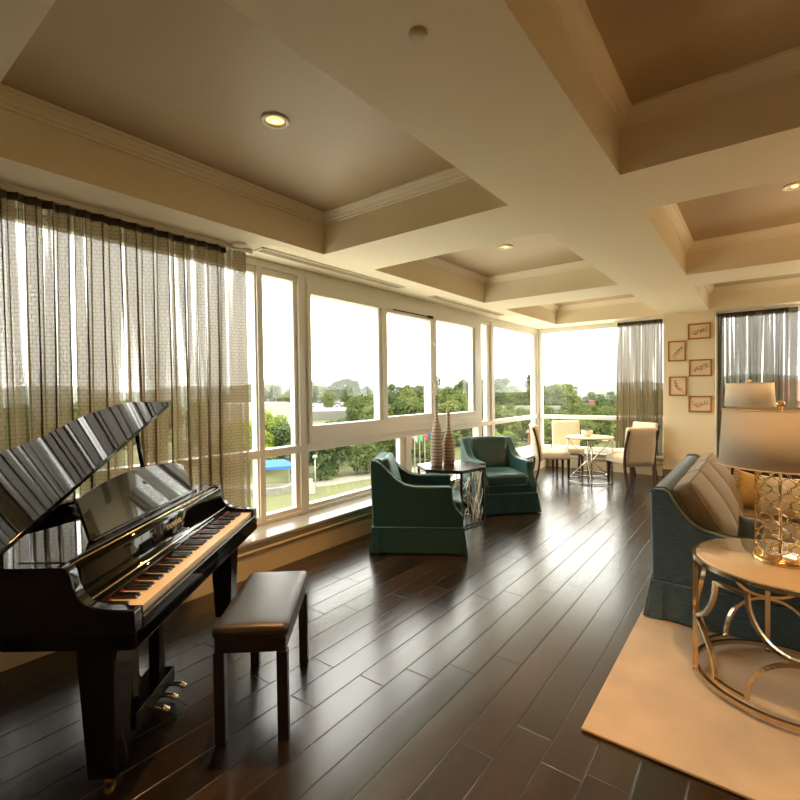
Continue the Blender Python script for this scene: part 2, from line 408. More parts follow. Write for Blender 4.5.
# ------------------------------------------------------------------ windows
def window(n, frames, panes, ax, latch=()):
    """frames: (u0,u1,z0,z1,depth_front,depth_back) along the wall; panes (u0,u1,z0,z1,depth)"""
    mb = MB()
    for (u0, u1, z0, z1, f, bk) in frames:
        if ax == 'y': mb.box(XW-bk, XW-f, u0, u1, z0, z1)
        else: mb.box(u0, u1, YF+f, YF+bk, z0, z1)
    w = struct(mb.build('window_%d' % n, M['frame'], bevel=.004, weld=False))
    for (u0, u1, z0, z1, dp) in panes:
        if ax == 'y': MB().box(XW-dp-.006, XW-dp, u0, u1, z0, z1).build('pane', M['glass'], w)
        else: MB().box(u0, u1, YF+dp, YF+dp+.006, z0, z1).build('pane', M['glass'], w)
    for (u, z) in latch:
        MB().box(XW+.03, XW+.06, u-.012, u+.012, z-.03, z+.03).build('latch', M['white'], w, bevel=.004)
    return w
ZB, ZH = .30, 2.80
T0, T1 = .935, 1.01
def bay(u0, u1, ax='y', head=2.66, mull=()):
    fr = [(u0, u1, 2.72, ZH, 0, .11), (u0, u1, head, 2.725, .02, .10), (u0, u1, ZB, .345, 0, .11), (u0, u1, .34, .385, .02, .10), (u0, u1, T0, T1, 0, .11)]
    cuts = [u0]+[m for mm in mull for m in mm]+[u1]; pn = []
    for m0, m1 in mull: fr.append((m0, m1, ZB, 2.72, 0.001, .11))
    for k in range(0, len(cuts), 2):
        pn += [(cuts[k], cuts[k+1], .38, T0+.01, .07), (cuts[k], cuts[k+1], T1-.01, head+.01, .07)]
    return fr, pn
f, p = bay(Y0, 2.67, mull=((-1.6, -1.5), (.5, .6))); window(1, f+[(2.655, 2.67, .38, 2.66, .02, .10)], p, 'y')
f, p = bay(2.73, 3.16); window(2, f+[(2.67, 2.73, ZB, ZH, 0, .11), (3.16, 3.26, ZB, ZH, 0, .11), (3.115, 3.16, .38, 2.66, .03, .10), (2.73, 2.745, .38, 2.66, .03, .10)], p, 'y')
# three-pane slider over two fixed lights
fr = [(3.26, 6.95, 2.72, ZH, 0, .11), (3.26, 6.95, 2.66, 2.722, -.012, .10), (3.26, 6.95, 2.555, 2.662, -.028, .10), (3.26, 6.95, 1.12, 1.2, -.028, .10), (3.26, 6.95, 1.02, 1.122, -.04, .10), (3.26, 6.95, T0, 1.022, 0, .11),
      (3.26, 3.30, 1.19, 2.56, -.028, .10), (6.83, 6.95, 1.19, 2.56, -.028, .10), (6.78, 6.83, 1.19, 2.56, 0, .09),
      (4.405, 4.46, 1.19, 2.56, -.005, .09), (4.46, 4.545, 1.19, 2.56, -.028, .10), (5.515, 5.555, 1.19, 2.56, -.028, .10), (5.60, 5.72, 1.19, 2.56, .01, .09), (5.555, 5.6, 1.19, 2.56, .03, .09),
      (4.54, 5.56, 1.19, 1.225, -.02, .09), (4.54, 5.56, 2.53, 2.56, -.02, .09),
      (3.26, 6.95, ZB, .345, 0, .11), (3.26, 6.95, .34, .385, .02, .10), (4.95, 5.06, ZB, T0, 0, .11), (4.85, 4.95, .38, T0, .03, .10)]
w3 = window(3, fr, [(3.29, 4.41, 1.19, 2.56, .05), (4.54, 5.52, 1.19, 2.56, .03), (5.71, 6.79, 1.19, 2.56, .06), (3.26, 4.86, .38, T0+.01, .07), (5.05, 6.95, .38, T0+.01, .07)], 'y', latch=((5.57, 2.2), (5.57, 1.62)))
MB().box(XW+.03, XW+.036, 4.66, 5.50, 2.566, 2.580).box(XW+.028, XW+.045, 5.44, 5.56, 2.556, 2.590).build('slider_gasket', M['ventdark'], w3, weld=False)
f, p = bay(7.08, 7.45); window(4, f+[(6.95, 7.08, ZB, ZH, 0, .11), (7.32, 7.45, .38, 2.66, .03, .10), (7.45, 7.56, ZB, ZH, 0, .11)], p, 'y')
f, p = bay(7.56, 9.56); window(5, f+[(9.43, 9.56, .38, 2.66, .03, .10), (9.555, 9.68, ZB, ZH, -.02, .11)], p, 'y')
f, p = bay(-3.65, -1.33, 'x', 2.70); window(6, f+[(-3.66, -3.60, .38, 2.7, .02, .1)], p, 'x')
f, p = bay(-.58, XR, 'x', 2.70, mull=((.90, .98), (3.0, 3.1))); window(7, f+[(-.58, -.50, ZB, ZH, 0, .11)], p, 'x')

# ------------------------------------------------------------------ curtains
def curtain(name, label, start, end, z0, z1, waves, amp, mat, seed, sheer_tail=0., origin=None):
    """pleated cloth hanging from start to end (xy); a tail of plain single cloth at the end"""
    R = random.Random(seed); S = Vector((*start, 0)); E = Vector((*end, 0)); D = E-S; Ln = D.length; D.normalize(); Nn = Vector((D.y, -D.x, 0))
    t = thing(name, label, 'curtain', (*start, z0)); O = Vector((*start, z0))
    lens = [R.uniform(.7, 1.35) for _ in range(waves)]; tot = sum(lens); lens = [l/tot*(Ln-sheer_tail) for l in lens]
    amps = [amp*R.uniform(.7, 1.2) for _ in range(waves)]; drift = [R.uniform(-.035, .035) for _ in range(waves+1)]; ph = [R.uniform(-.5, .5) for _ in range(waves)]
    per = 18; cols = []
    s0 = 0; arc = 0; last = None
    for w in range(waves):
        for k in range(per):
            u = k/per; cols.append((w, u, s0, lens[w], amps[w]))
        s0 += lens[w]
    nt_ = max(1, int(sheer_tail/.02))
    for k in range(nt_+1): cols.append((waves, k/nt_, s0, sheer_tail or .001, .012))
    rows = 16
    def pos(c, r):
        w, u, s, l, a = c; h = r/rows                       # h 0 bottom, 1 top
        if w < waves:
            dr = drift[w]*(1-u)+drift[w+1]*u
            g = (1-.45*h)*a; ov = .36*l*(1-.3*h)
            al = s+u*l + ov*sin(4*pi*u+.3*ph[w]*(1-h)) * .55 + dr*(1-h)
            of = g*sin(2*pi*u) + .012*sin(6*h+ph[w]*9)*(1-h)
        else:
            al = s+u*l; of = a*sin(9*u+1) + .02*(1-h)*sin(3*u)
        return O + D*al + Nn*of + Vector((0, 0, (z1-z0)*h))
    vs = [pos(c, r)-O for r in range(rows+1) for c in cols]; n = len(cols)
    uvx = [0]
    for i in range(1, n): uvx.append(uvx[-1]+(vs[8*n+i]-vs[8*n+i-1]).length)
    fs = [(r*n+i, r*n+i+1, (r+1)*n+i+1, (r+1)*n+i) for r in range(rows) for i in range(n-1)]
    mb = MB(); mb.add(vs, fs, True); o = mb.build('panel', mat, t, weld=False)
    ul = o.data.uv_layers.new(name='UVMap')
    for lp in o.data.loops:
        vi = lp.vertex_index; ul.data[lp.index].uv = (uvx[vi % n], vs[vi].z)
    hd = MB(); hv = []
    for c in cols:
        p = pos(c, rows)-O; hv.append(p+Nn*.004)
    hb = [v-Vector((0, 0, .05)) for v in hv]
    hd.add(hv+hb, [(i, i+1, n+i+1, n+i) for i in range(n-1-(nt_ if sheer_tail > .1 else 0))], True); hd.build('heading_tape', M['heading'], t, weld=False)
    tr = MB(); a_ = S-D*.05-O; b_ = E+D*.05-O
    q = [a_-Nn*.02, a_+Nn*.02, b_+Nn*.02, b_-Nn*.02]
    tr.add([Vector((v.x, v.y, z)) for z in (z1-z0, ZC-z0) for v in q], [(0, 1, 2, 3), (7, 6, 5, 4), (0, 4, 5, 1), (1, 5, 6, 2), (2, 6, 7, 3), (3, 7, 4, 0)])
    tr.build('curtain_track', M['frame'], t)
    return t
curtain('curtain', 'long wall of pleated grey-brown sheer curtain behind the black piano', (-3.515, -3.2), (-3.515, 2.44), .33, 2.755, 58, .052, M['curtain'], 3, .2)
curtain('curtain', 'grey sheer curtain hanging beside the cream dining chairs, left of the framed pictures', (-2.10, 9.42), (-1.36, 9.42), .33, 2.755, 8, .05, M['curtain'], 5, 0)
curtain('curtain', 'dark grey sheer curtain right of the framed pictures, behind the lamps', (-.55, 9.42), (.47, 9.42), .33, 2.755, 13, .045, M['curtain_dark'], 8, .12)

# ------------------------------------------------------------------ ceiling fittings
def downlight(loc, label):
    t = thing('downlight', label, 'ceiling light', loc, 0, 'recessed downlights in the coffers')
    MB().lathe([(.052, -.001), (.080, -.001), (.082, -.006), (.076, -.011), (.056, -.009), (.052, -.001)], 36, cap=False).build('trim_ring', M['white'], t)
    MB().lathe([(.0, .0005), (.053, -.002)], 32, cap=False).build('reflector', M['reflector'], t)
    MB().lathe([(.002, -.001), (.022, -.003), (.020, -.010), (.002, -.014)], 20).build('bulb', M['bulb'], t)
    return t
def spot(name, loc, power, col, ang, blend=.6, size=.05):
    l = bpy.data.lights.new(name, 'SPOT'); l.energy = power; l.color = col; l.spot_size = radians(ang); l.spot_blend = blend; l.shadow_soft_size = size
    o = bpy.data.objects.new(name, l); COL.objects.link(o); o.location = loc; return o
WARM = (1, .60, .26)
centres = [((a+b)/2, (c+d)/2) for (a, b, c, d) in cof]
names = {(-2, 2): 'lit recessed downlight in the coffer above the piano bench', (-2, 5): 'small recessed downlight in the coffer above the teal armchairs',
         (0, 5): 'recessed downlight at right edge, in the coffer above the sofa'}
for (x, y) in centres:
    lab = names.get((round(x-.24 if x < 0 else x-.2), round(y+.2 if y < 4 else y)))
    near = {0: None}
    if abs(x+2.24) < .05 and abs(y-1.77) < .05: lab = names[(-2, 2)]
    elif abs(x+2.24) < .05 and abs(y-4.89) < .05: lab = names[(-2, 5)]
    elif abs(x-.22) < .05 and abs(y-4.89) < .05: lab = names[(0, 5)]
    else: lab = None
    if lab: downlight((x, y, ZT), lab)
PW = {(0, 0): 60}
def vent(y0, y1, label):
    t = thing('air_vent', label, 'vent', (-3.425, (y0+y1)/2, ZC)); h = (y1-y0)/2
    MB().box(-.055, .055, -h, h, -.004, .0).build('backing', M['ventdark'], t)
    m = MB(); m.box(-.062, -.048, -h-.02, h+.02, -.010, -.001); m.box(.048, .062, -h-.02, h+.02, -.010, -.001); m.box(-.062, .062, -h-.02, -h, -.010, -.001); m.box(-.062, .062, h, h+.02, -.010, -.001)
    m.build('vent_frame', M['soffit'], t, weld=False)
    for k in range(3): MB().box(-.028+k*.028-.004, -.028+k*.028+.004, -h, h, -.007, -.004).build('blade', M['soffit'], t)
    return t
vent(2.52, 4.50, 'long slot air vent in the ceiling above the tall sliding window'); vent(5.22, 7.25, 'shorter looking slot air vent in the ceiling nearer the window corner')
t = thing('smoke_detector', 'small round white disc detector on the ceiling at the curtain end', 'detector', (-3.44, 2.32, ZC))
MB().lathe([(.055, 0), (.057, -.012), (.05, -.022), (.0, -.024)], 28, cap=False).build('detector_body', M['white'], t)
MB().lathe([(.060, 0), (.060, -.006), (.055, -.006)], 28, cap=False).build('mounting_ring', M['soffit'], t)
tag(MB().lathe([(.032, -.0), (.032, -.003), (.0, -.004)], 24, cap=False, c=(-.943, 1.362, ZC)).build('ceiling_sprinkler_cover', pmat('cover_tan', (.5, .4, .26), .6)), 'flush round tan sprinkler cover plate on the wide near ceiling beam', 'sprinkler cover')

# ------------------------------------------------------------------ helpers for outlines
def catmull(pts, per=6, closed=True):
    out = []; n = len(pts)
    for i in range(n if closed else n-1):
        p0, p1, p2, p3 = [Vector(pts[(i+k) % n] if closed else pts[max(0, min(n-1, i+k))]) for k in (-1, 0, 1, 2)]
        for j in range(per):
            t = j/per
            out.append(.5*((2*p1)+(-p0+p2)*t+(2*p0-5*p1+4*p2-p3)*t*t+(-p0+3*p1-3*p2+p3)*t**3))
    if not closed: out.append(Vector(pts[-1]))
    return out
def offset_in(pts, d):
    n = len(pts); area = sum(pts[i][0]*pts[(i+1) % n][1]-pts[(i+1) % n][0]*pts[i][1] for i in range(n)); sg = 1 if area > 0 else -1
    out = []
    for i in range(n):
        a = Vector(pts[i-1]).to_2d(); b = Vector(pts[i]).to_2d(); c = Vector(pts[(i+1) % n]).to_2d()
        e1 = (b-a).normalized(); e2 = (c-b).normalized()
        n1 = Vector((-e1.y, e1.x))*sg; n2 = Vector((-e2.y, e2.x))*sg; m = n1+n2
        if m.length < 1e-6: m = n1
        m.normalize(); out.append(b+m*d/max(.5, m.dot(n1)))
    return out

# ------------------------------------------------------------------ grand piano
PX, PY = -1.844, .77
prz = atan2(.787, -.617)
W = 1.55
piano = thing('grand_piano', 'black lacquered baby grand piano with raised lid, beside the curtain', 'piano', (PX, PY, 0), prz)
curve = [(0, 1.25), (.03, 1.38), (.10, 1.47), (.2, 1.51), (.32, 1.49), (.45, 1.42), (.58, 1.30), (.72, 1.18), (.88, 1.09), (1.05, 1.035), (1.22, .985), (1.37, .92), (1.48, .84), (1.54, .74), (1.55, .64)]
rim = [Vector((0, .27)), Vector((0, .8))] + [v.to_2d() if hasattr(v, 'to_2d') else v for v in catmull([Vector(p) for p in curve], 4, False)] + [Vector((1.55, .27))]
inn = offset_in(rim, .055)
for v in inn: v.y = max(v.y, .27)
inn[0].y = .27; inn[-1].y = .27
mb = MB(); n = len(rim)
for z0, z1 in ((.60, .91),):
    vo = [(p.x, p.y, z0) for p in rim]+[(p.x, p.y, z1) for p in rim]; mb.add(vo, [(i+1, i, n+i, n+i+1) for i in range(n-1)], True)
    vi = [(p.x, p.y, z0) for p in inn]+[(p.x, p.y, z1) for p in inn]; mb.add(vi, [(i, i+1, n+i+1, n+i) for i in range(n-1)], True)
    mb.add([(p.x, p.y, z1) for p in rim]+[(p.x, p.y, z1) for p in inn], [(i+1, i, n+i, n+i+1) for i in range(n-1)])
    mb.add([(p.x, p.y, z0) for p in rim]+[(p.x, p.y, z0) for p in inn], [(i, i+1, n+i+1, n+i) for i in range(n-1)])
    for k in (0, n-1): mb.add([(rim[k].x, rim[k].y, z0), (inn[k].x, inn[k].y, z0), (inn[k].x, inn[k].y, z1), (rim[k].x, rim[k].y, z1)], [(0, 1, 2, 3)])
mb.build('rim', M['piano'], piano, weld=False)
MB().prism([tuple(p) for p in offset_in(rim, .03)], 'z', .83, .85).build('soundboard_panel', M['piano'], piano)
MB().prism([tuple(p) for p in offset_in(rim, .05)], 'z', .605, .63).build('underside_panel', M['blackwood'], piano)
box_part('keybed', (0, W, .0, .5, .595, .668), M['piano'], piano, .006)
armp = [(.0, .66), (.0, .735), (.008, .745), (.10, .75), (.15, .757), (.185, .772), (.212, .80), (.228, .84), (.238, .885), (.25, .908), (.275, .91), (.30, .91), (.30, .66)]
for a in (0, W-.05): MB().prism(armp, 'x', a, a+.05).build('arm', M['piano'], piano, bevel=.006)
for a in (.05, W-.05-.018): box_part('cheek_block', (a, a+.018, .004, .17, .665, .737), M['piano'], piano, .004)
box_part('key_slip', (.05, W-.05, -.006, .016, .655, .703), M['piano'], piano, .005)
kw = (W-.1-.036)/52; kt = .068
mbk = MB(); mbk.prism([(.022, .688), (.022, .72), (.020, .724), (.022, .727), (.172, .727), (.172, .688)], 'x', .0006, kw-.0006)
k0 = mbk.build('white_key', M['ivory'], piano)
for i in range(52):
    k = k0 if i == 0 else k0.copy()
    if i: COL.objects.link(k)
    k.location = (kt+i*kw, 0, 0)
mbk = MB(); mbk.prism([(.072, .727), (.077, .738), (.172, .741), (.172, .727)], 'x', -.0075, .0075)
b0 = mbk.build('black_key', M['ebony'], piano, bevel=.0015); nb = 0
for i in range(51):
    if (i % 7) in (0, 2, 3, 5, 6):                # A B C D E F G ...: sharps after A, C, D, F, G
        k = b0 if nb == 0 else b0.copy()
        if nb: COL.objects.link(k)
        k.location = (kt+(i+1)*kw, 0, 0); nb += 1
box_part('felt_strip', (.05, W-.05, .166, .174, .728, .7335), M['felt'], piano)
fb = [(.172, .735), (.171, .750), (.177, .759), (.190, .763), (.206, .766), (.217, .773), (.223, .785), (.2255, .80), (.2305, .88), (.238, .895), (.252, .902), (.265, .904), (.285, .904), (.285, .70), (.172, .70)]
fbo = MB().prism(fb, 'x', .052, W-.052, smooth=True).build('fallboard', M['piano'], piano)
for p in fbo.data.polygons: p.use_smooth = len(p.vertices) == 4
MB().tube([(.055, .196, .766), (W-.055, .196, .766)], .0045, 10).build('fallboard_lip', M['chrome'], fbo)
MB().tube([(.055, .266, .9035), (W-.055, .266, .9035)], .0035, 8).build('fallboard_hinge', M['brass'], fbo)
cu = bpy.data.curves.new('maker_lettering', 'FONT'); cu.body = 'YAMAHA'; cu.size = .040; cu.extrude = .0008; cu.space_character = 1.06
to = bpy.data.objects.new('tmp_text', cu); COL.objects.link(to); bpy.context.view_layer.update()
me = bpy.data.meshes.new_from_object(to.evaluated_get(bpy.context.evaluated_depsgraph_get())); bpy.data.objects.remove(to)
me.name = 'maker_lettering'; me.materials.clear(); me.materials.append(pmat('gilt_lettering', (.85, .72, .45), .35, metal=.6))
lo = bpy.data.objects.new('maker_lettering', me); COL.objects.link(lo); lo.parent = fbo
lo.location = (.72, .2262, .832); lo.rotation_euler = (radians(90-3.6), 0, 0); lo['label'] = 'small gilt maker lettering'
box_part('desk_shelf', (.05, W-.05, .286, .47, .898, .914), M['piano'], piano, .004)
box_part('desk_ledge', (.28, 1.34, .325, .345, .914, .926), M['piano'], piano, .003)
# music desk: leaning panel with an arched top
dv = []; nt_ = 24
bot = [(.30+(1.325-.30)*i/nt_) for i in range(nt_+1)]
def desk_pt(t, h, off): return (t, .350+.088*h/.19-off*.9, .918+h+off*.42)
mb = MB(); fr_, bk_ = [], []
for i in range(nt_+1):
    u = i/nt_; hh = .165+.055*(1-(2*u-1)**2)**.8
    lo_t = .30+1.025*u; hi_t = .335+1.03*u
    for dst, off in ((fr_, .0), (bk_, -.014)): dst.append((desk_pt(lo_t, 0, off), desk_pt(hi_t, hh, off)))
vs = [p for q in fr_ for p in q]+[p for q in bk_ for p in q]; m2 = 2*(nt_+1); fs = []
for i in range(nt_):
    a = 2*i; fs += [(a, a+2, a+3, a+1), (m2+a+1, m2+a+3, m2+a+2, m2+a), (a+1, a+3, m2+a+3, m2+a+1), (a+2, a, m2+a, m2+a+2)]
fs += [(0, 1, m2+1, m2), (m2-1, m2-2, 2*m2-2, 2*m2-1)]
mb.add(vs, fs); mb.build('music_desk', M['piano'], piano, bevel=.002)
for t in (.45, 1.2): MB().tube([(t, .43, .916), (t, .415, 1.03)], .006, 6).build('desk_prop', M['blackwood'], piano)
# lid
lidp = [(-.01, 1.25), (.02, 1.38), (.09, 1.48), (.2, 1.52), (.33, 1.49), (.47, 1.41), (.6, 1.28), (.74, 1.145), (.83, 1.075), (.93, 1.035), (1.06, 1.007), (1.2, .98), (1.29, .943), (1.37, .89), (1.42, .848), (1.445, .80)]
lo_ = [Vector((-.01, .488))]+[Vector((1.0, .518)), Vector((1.445, .531))]+catmull([Vector(p) for p in lidp[::-1]], 4, False)
SL = .361; nz = Vector((-SL, 0, 1)).normalized()
top = [Vector((p.x, p.y, .977+SL*p.x)) for p in lo_]; btm = [v-nz*.022 for v in top]; n = len(top)
mb = MB(); mb.add(top+btm, [tuple(range(n)), tuple(range(n, 2*n))[::-1]]+[((i+1) % n, i, n+i, n+(i+1) % n) for i in range(n)])
mb.build('lid', M['piano'], piano, bevel=.003)
box_part('hinge_rail', (.0, .03, .5, 1.25, .905, .957), M['piano'], piano, .004)
MB().tube([(1.06, .56, 1.335), (1.25, .60, .90)], .013, 10).build('prop_stick', M['piano'], piano)
for (t, s) in ((.12, .185), (W-.115, .19), (.46, 1.12)):
    mb = MB(); a, b_ = .07, .052
    vs = [(t+x*r, s+y*r, z) for z, r in ((.05, b_), (.50, a), (.60, a)) for x, y in ((-1, -1), (1, -1), (1, 1), (-1, 1))]
    fs = [(3, 2, 1, 0), (8, 9, 10, 11)]+[(l*4+i, l*4+(i+1) % 4, l*4+4+(i+1) % 4, l*4+4+i) for l in (0, 1) for i in range(4)]
    lg = mb.add(vs, fs).build('leg', M['piano'], piano, bevel=.005)
    MB().lathe([(.016, .0), (.022, .006), (.022, .04), (.014, .052)], 16, c=(t, s, 0)).build('caster', M['brass'], lg)
for t in (.40, .64): MB().box(t-.03, t+.03, .225, .28, .12, .60).build('lyre_post', M['piano'], piano, bevel=.005)
box_part('pedal_box', (.33, .70, .19, .32, .055, .13), M['piano'], piano, .006)
for t in (.447, .535, .625):
    mb = MB(); pts = [(t, .20, .078), (t, .16, .08), (t, .13, .078), (t, .11, .068)]
    mb.tube(pts, lambda u: .009+.006*u, 12); mb.lathe([(.0, -.006), (.014, -.004), (.0155, .002), (.012, .009), (.0, .011)], 16, c=(t, .112, .068), cap=False)
    mb.build('pedal', M['brasspedal'], piano)
for (t0, t1) in ((.40, .47), (.64, .57)): MB().tube([(t0, .60, .60), (t1, .29, .12)], .007, 8).build('lyre_brace', M['brass'], piano)

# ------------------------------------------------------------------ piano bench
bench = thing('piano_bench', 'black padded piano bench with four straight legs, in front of the keys', 'bench', (-1.993, 1.4625, 0), atan2(.76, -.65))
BL, BW = .66, .335
MB().cushion(BL, BW, .06, rad=.026, puff=.012, n=12, mat=Matrix.Translation((0, 0, .49))).build('seat_cushion', M['leather'], bench)
ap = MB(); ap.box(-BL/2+.012, BL/2-.012, -BW/2+.012, BW/2-.012, .40, .465); ap.build('apron', M['blackwood'], bench, bevel=.004)
for sx in (-1, 1):
    for sy in (-1, 1):
        x = sx*(BL/2-.03); y = sy*(BW/2-.03); box_part('leg', (x-.024, x+.024, y-.024, y+.024, 0, .402), M['blackwood'], bench, .004)

# ------------------------------------------------------------------ upholstered seats
def skirt_mb(hw, y0, y1, z0, z1, flare=.022):
    mb = MB()
    def loop(z, o, wav):
        pts = []
        def side(p, q, n):
            for i in range(n): u = i/n; pts.append((p[0]+(q[0]-p[0])*u, p[1]+(q[1]-p[1])*u, u))
        A = [(-hw-o, y0-o), (hw+o, y0-o), (hw+o, y1+o), (-hw-o, y1+o)]
        for k in range(4): side(A[k], A[(k+1) % 4], 16)
        out = []
        for i, (x, y, u) in enumerate(pts):
            d = wav*(.006*sin(u*21+i//16*2)+.012*(1 if u < .04 or u > .93 else 0)); sx = 1 if i//16 == 1 else -1 if i//16 == 3 else 0; sy = -1 if i//16 == 0 else 1 if i//16 == 2 else 0
            out.append((x+sx*d, y+sy*d, z))
        return out
    L0 = loop(z1, 0, 0); L1 = loop((z0+z1)/2, flare*.45, .5); L2 = loop(z0, flare, 1); n = len(L0)
    mb.add(L0+L1+L2, [(l*n+(i+1) % n, l*n+i, (l+1)*n+i, (l+1)*n+(i+1) % n) for l in (0, 1) for i in range(n)], True)
    mb.add(L0, [tuple(range(n))])
    return mb
def pleat(mb, x, y, sx, sy, z0, z1, flare):
    """inverted corner pleat: two flaps meeting at a corner"""
    for (dx, dy) in ((-sx*.07, 0), (0, -sy*.07)):
        o = flare+.006
        a = [(x, y, z1), (x+dx, y+dy, z1), (x+dx+sx*(o if dx == 0 else 0), y+dy+sy*(o if dy == 0 else 0), z0), (x+sx*o, y+sy*o, z0)]
        mb.add(a, [(0, 1, 2, 3)])
def arm_chair(label, loc, face):
    t = thing('armchair', label, 'armchair', loc, atan2(face[1], face[0])-pi/2, 'teal armchairs by the window')
    hw, d = .365, .43
    prof = [(-.43, .25), (-.452, .872), (-.43, .884), (-.395, .878), (-.35, .85), (-.28, .78), (-.20, .70), (-.12, .652), (-.03, .632), (.10, .630), (.30, .632), (.325, .622), (.328, .54), (.338, .48), (.36, .43), (.40, .385), (.425, .36), (.43, .33), (.43, .25)]
    for sx in (-1, 1):
        a = MB().prism(prof, 'x', sx*(hw-.095), sx*hw).build('arm', M['teal'], t, bevel=.016, seg=3)
        for xx in (hw-.006, hw-.089): MB().tube([(sx*xx, y, z+.001) for (y, z) in prof[1:-1]], .0055, 6).build('welt', M['tealwelt'], a)
    MB().prism([(-.43, .25), (-.45, .87), (-.41, .895), (-.355, .885), (-.325, .84), (-.20, .44), (-.20, .25)], 'x', -hw+.09, hw-.09).build('backrest', M['teal'], t, bevel=.02, seg=3)
    MB().cushion(2*hw-.2, .12, .46, rad=.05, puff=.01, n=8, mat=Matrix.Translation((0, -.275, .665)) @ Matrix.Rotation(radians(17), 4, 'X')).build('back_cushion', M['teal'], t)
    box_part('seat_deck', (-hw+.09, hw-.09, -.42, .41, .25, .345), M['teal'], t, .012)
    sc_ = MB().cushion(2*hw-.20, .66, .135, rad=.04, puff=.028, n=12, mat=Matrix.Translation((0, .095, .412))).build('seat_cushion', M['teal'], t)
    for z in (.36, .462):
        w2 = hw-.10-.004; MB().tube([(-w2+.03, .422, z), (w2-.03, .422, z)], .005, 6).build('cushion_welt', M['tealwelt'], sc_)
    sk = skirt_mb(hw+.002, -.432, .432, .015, .25).build('skirt', M['teal'], t, weld=False)
    q = [(-hw-.004, -.436), (hw+.004, -.436), (hw+.004, .436), (-hw-.004, .436)]
    MB().tube([(x, y, .252) for x, y in q], .006, 6, closed=True).build('skirt_welt', M['tealwelt'], sk)
    pm = MB()
    for (x, y) in q:
        pm = MB(); pleat(pm, x, y, 1 if x > 0 else -1, 1 if y > 0 else -1, .012, .25, .026); pm.build('corner_pleat', M['teal'], sk)
    return t
f1 = Vector((.84, .54)).normalized(); l1 = Vector((-f1.y, f1.x))
c1 = Vector((-2.93, 3.375))+f1*.43+l1*.365
arm_chair('dark teal skirted armchair turned away, its back to the low window sill', (c1.x, c1.y, 0), f1)
f2 = Vector((.73, -.68)).normalized(); r2 = Vector((f2.y, -f2.x))
c2 = Vector((-2.195, 5.69))-f2*.45+Vector((f2.y, -f2.x))*.37
arm_chair('teal skirted armchair facing the room, behind the hexagonal table', (c2.x, c2.y, 0), f2)

# hexagonal twig table between the armchairs
HX, HY, HR = -2.925, 4.79, .405
hexv = [Vector((HR*cos(radians(-40.4+60*k)), HR*sin(radians(-40.4+60*k)), 0)) for k in range(6)]
ht = thing('side_table', 'hexagonal dark side table with silver twig lattice sides, between the teal armchairs', 'side table', (HX, HY, 0))
MB().prism([(v.x*1.03, v.y*1.03) for v in hexv], 'z', .635, .655).build('table_top', M['espresso'], ht, bevel=.004)
for v in hexv: MB().box(v.x*.965-.012, v.x*.965+.012, v.y*.965-.012, v.y*.965+.012, 0, .636).build('leg', M['blackwood'], ht, bevel=.002)
for k in range(6):
    a = hexv[k]*.96; b = hexv[(k+1) % 6]*.96; R = random.Random(40+k); mb = MB()
    for zz in (.02, .625): MB().tube([a+Vector((0, 0, zz)), b+Vector((0, 0, zz))], .009, 4, square=True).build('side_rail', M['blackwood'], ht)
    mb = MB(); D = b-a
    for j in range(8):
        u0 = R.uniform(.08, .92); z = .03; u = u0; pts = []; du = R.uniform(-.07, .07)
        while z < .62 and .03 < u < .97:
            pts.append(a+D*u+Vector((0, 0, z))); z += R.uniform(.05, .09); u += du+R.uniform(-.06, .06)
        if len(pts) > 1: mb.tube(pts, R.uniform(.0045, .007), 6)
    for j in range(6):
        u0 = R.uniform(.1, .9); z0 = R.uniform(.1, .55); u1 = u0+R.choice((-1, 1))*R.uniform(.12, .3); z1 = z0+R.uniform(.03, .14)
        u1 = min(.97, max(.03, u1)); mb.tube([a+D*u0+Vector((0, 0, z0)), a+D*(.5*u0+.5*u1)+Vector((0, 0, .5*z0+.5*z1+.015)), a+D*u1+Vector((0, 0, min(.62, z1)))], R.uniform(.004, .006), 6)
    mb.build('twig_panel', M['silver'], ht, weld=False)
def club_vase(loc, prof, label):
    o = MB().lathe(prof, 32).build('bottle_vase', M['vase'], loc=loc)
    return tag(o, label, 'vase', None)
vt = [(0, 0), (.062, 0), (.068, .012), (.074, .12), (.073, .26), (.066, .36), (.052, .44), (.034, .51), (.022, .57), (.018, .64), (.0195, .74), (.022, .82), (.022, .835), (.016, .836), (.014, .80), (0, .80)]
def vase(loc, s, label):
    t = thing('bottle_vase', label, 'vase', loc, 0, None)
    MB().lathe([(r, z*s) for r, z in vt[:11]]+[], 32, cap=False).build('vase_body', M['vase'], t)
    MB().lathe([(r, z*s) for r, z in vt[10:]], 32, cap=False).build('neck_rim', M['vase'], t)
    return t
vase((-3.055, 4.70, .655), 1.0, 'taller banded bottle vase with long thin neck on the hexagonal table')
vase((-3.00, 4.88, .655), .78, 'shorter banded bottle vase on the hexagonal table, right of the taller')

